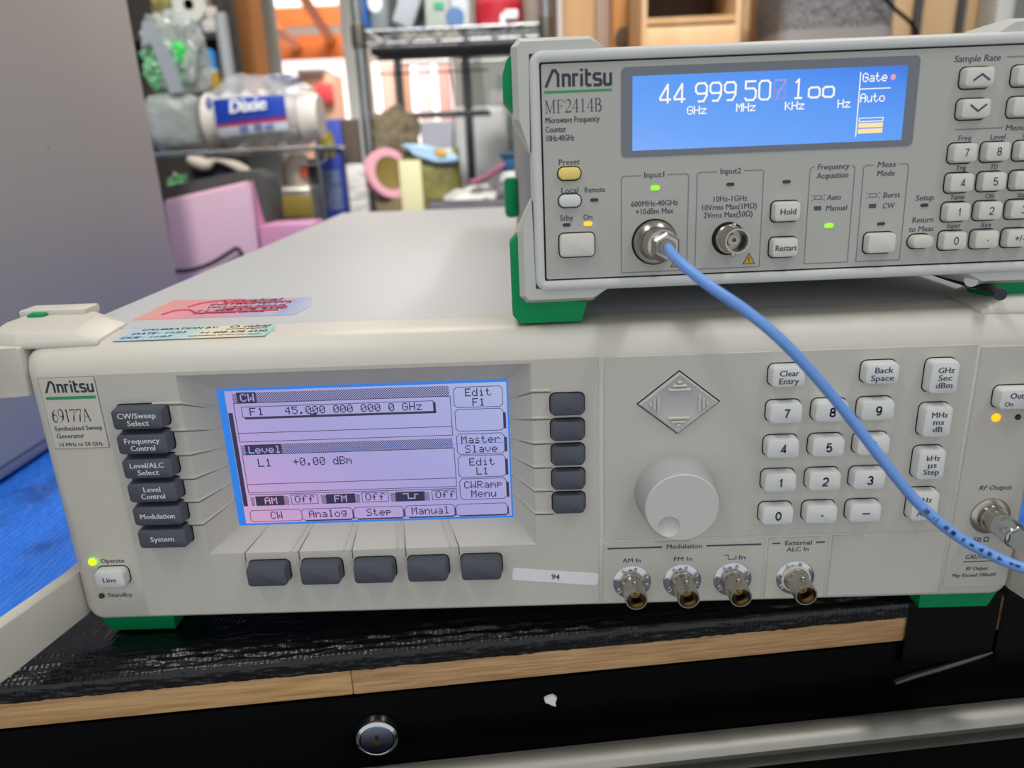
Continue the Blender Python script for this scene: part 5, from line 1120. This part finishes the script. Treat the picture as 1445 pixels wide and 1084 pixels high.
# things on the rack shelf
ZS = zt + 3.2
def on_rack(name, px, Y, depth, m, label, cat, tilt=0, bev=3):
    v = pxb(*px, Y, depth, z0=ZS); b = MB(); b.box(*v, bev); c_ = Vector(((v[0]+v[1])/2, Y+depth/2, ZS))
    if tilt:
        T = Matrix.Translation(c_) @ Matrix.Rotation(R(tilt), 4, 'Y') @ Matrix.Translation(-c_)
        for q in b.bm.verts: q.co = T @ q.co
        dz = ZS - min(q.co.z for q in b.bm.verts)
        for q in b.bm.verts: q.co.z += dz
    return place(b, name, m, label, cat, c_)
on_rack('blue_folder', (509, -30, 517, 36), 1030, 60, mat('blue folder', '#2464b4', .5), 'thin blue folder upright at the left end of the rack shelf', 'folder', -6)
o = on_rack('grey_pouch', (518, -40, 546, 36), 1050, 50, mat('grey pouch', '#7f8688', .6), 'grey pouch with a white oval beside the blue folder', 'pouch', 0, 8)
b = MB(); q = at(529, 4, 1049); b.lathe([(14, 0), (13, .8), (.1, 1)], q, (0, -1, 0), 24, scale=(1.1, .85)); b.build('white_oval', paper, o, o.location*1000)
on_rack('white_parts_box', (548, -50, 578, 34), 1020, 40, mat('grey white box', '#a9afb6', .5), 'white box leaning over on the rack shelf', 'box', 24)
on_rack('olive_parts_bag', (578, -30, 606, 34), 1060, 40, mat('grey green bag', '#7d857c', .6), 'grey green bag behind the leaning white box', 'bag', 12, 8)
o = on_rack('clear_window_pack', (598, -40, 634, 36), 1030, 22, mat('pale sage pack', '#a9b2a8', .5), 'pale sage pack with a green tab on the rack shelf', 'pack', 0, 3)
v = pxb(612, 3, 626, 13, 1028, 2); b = MB(); b.box(*v); b.build('green_tab', mat('green tab', '#3f9a78', .5), o, o.location*1000)
o = on_rack('printed_pouch', (634, -40, 662, 36), 1030, 30, mat('white pouch', '#c6cccc', .5), 'white printed pouch with a blue round picture left of the red canister', 'pouch', 0, 6)
b = MB(); q = at(642, 24, 1029); b.lathe([(15, 0), (14, .8), (.1, 1)], q, (0, -1, 0), 24); b.build('blue_picture', mat('slate blue print', '#5274a4', .5), o, o.location*1000)
cn = thing('red_canister', 'red canister with a white nozzle block on the rack shelf', 'canister', (at(704, 20, 1060).x, 1060, ZS)); o3 = cn.location*1000
b = MB(); b.lathe([(.1, 0), (38, 0), (39, 3), (39, 96), (36, 104), (.1, 106)], o3, (0, 0, 1), 40); b.build('canister_body', mat('red enamel', '#c8404c', .4), cn, o3)
b = MB(); b.lathe([(39.4, 10), (39.4, 34)], o3, (0, 0, 1), 40); b.build('deep_red_band', mat('deep red band', '#b3202e', .4), cn, o3)
v = pxb(712, 13, 731, 27, 1012, 10); b = MB(); b.box(*v, 2); b.build('white_block', paper, cn, o3)
b = MB(); q = Vector((at(752, 10, 1040).x, 1042, ZS)); b.lathe([(.1, 0), (17, 0), (17, 60), (13, 70), (.1, 72)], q, (0, 0, 1), 28); place(b, 'brown_jar', mat('grey brown jar', '#8d8078', .5), 'grey brown jar at the right end of the rack shelf', 'jar', q)
b = MB(); q = Vector((at(709, 20, 1012).x, 1008, ZS)); b.lathe([(.1, 0), (4, 0), (4.5, 8), (3, 14), (.1, 16)], q, (0, 0, 1), 16); place(b, 'white_clip', paper, 'small white clip in front of the red canister', 'clip', q)
# things below it
ap = thing('white_appliance', 'white appliance with a rounded top standing behind the chrome rack', 'appliance', (at(670, 200, 1400).x, 1460, FZ)); o3 = ap.location*1000
v = pxb(642, 150, 718, 290, 1400, 150, z0=FZ); b = MB(); b.box(*v, 14, 4); b.build('appliance_body', mat('white enamel', '#dfe2e4', .4), ap, o3)
v = pxb(596, 170, 640, 290, 1430, 100, z0=FZ); b = MB(); b.box(*v, 3)
for k in range(9): x = v[0] + 4 + k*6.8; b.box(x, x+3, 1426, 1430, v[4], v[5]-4)
b.build('ribbed_side', mat('pale blue grey ribs', '#c2c6d2', .5), ap, o3)
v = pxb(690, 128, 722, 150, 1410, 100); b = MB(); b.box(*v, 10, 3); b.build('appliance_lid', mat('bright white lid', '#d4d6d6', .3), ap, o3)
v = pxb(702, 105, 735, 127, 1563, 30, z0=FZ); b = MB(); b.box(*v, 4); place(b, 'teal_locker', mat('grey teal locker', '#7d9096', .5), 'grey teal locker rising behind the white appliance', 'locker', ((v[0]+v[1])/2, 1578, FZ))
b = blob((at(552, 206, 985).x, 1010, at(552, 206, 985).z), 42, 18, 56, .34, 1.7, 4.9, 5, None, .9); q = at(552, 150, 1005)
place(b, 'olive_jacket', mat('olive brown cloth', '#6a604a', .85, vary=('#4e463a', 14, (1, 1, .4), .4, .6), bump=(30, .5, .004)), 'olive brown jacket hanging below the rack shelf', 'jacket', (q.x, 1010, q.z))

# a dark lead lying on the generator under the right end of the counter
def onz(px, py, z): d = ray(px, py); return CAM_C + d*((z-CAM_C.z)/d.z)
ld = thing('test_lead', 'dark lead with white ferrule under the right end of the counter', 'cable', onz(1370, 395, 141.5)); o3 = ld.location*1000
b = MB(); b.tube([onz(1318, 385, 141.5), onz(1345, 394, 141.5), onz(1372, 401, 141.5), onz(1398, 408, 141.5), onz(1412, 416, 141.5)], lambda t: 1.4 + 2.2*max(0, t-.55), 10, smooth=6); b.build('lead_jacket', mat('dark rubber lead', '#25272b', .5), ld, o3)
b = MB(); p, q = onz(1370, 396, 145), onz(1384, 391, 145); b.tube([p, p.lerp(q, .5), q], 2.6, 14); b.build('white_ferrule', paper, ld, o3)
b = MB(); b.tube([onz(1330, 386, 141.5), onz(1352, 398, 140), onz(1376, 406, 140), onz(1384, 398, 143)], .7, 8, smooth=6); b.build('thin_wire', mat('grey wire', '#8f9398', .4), ld, o3)
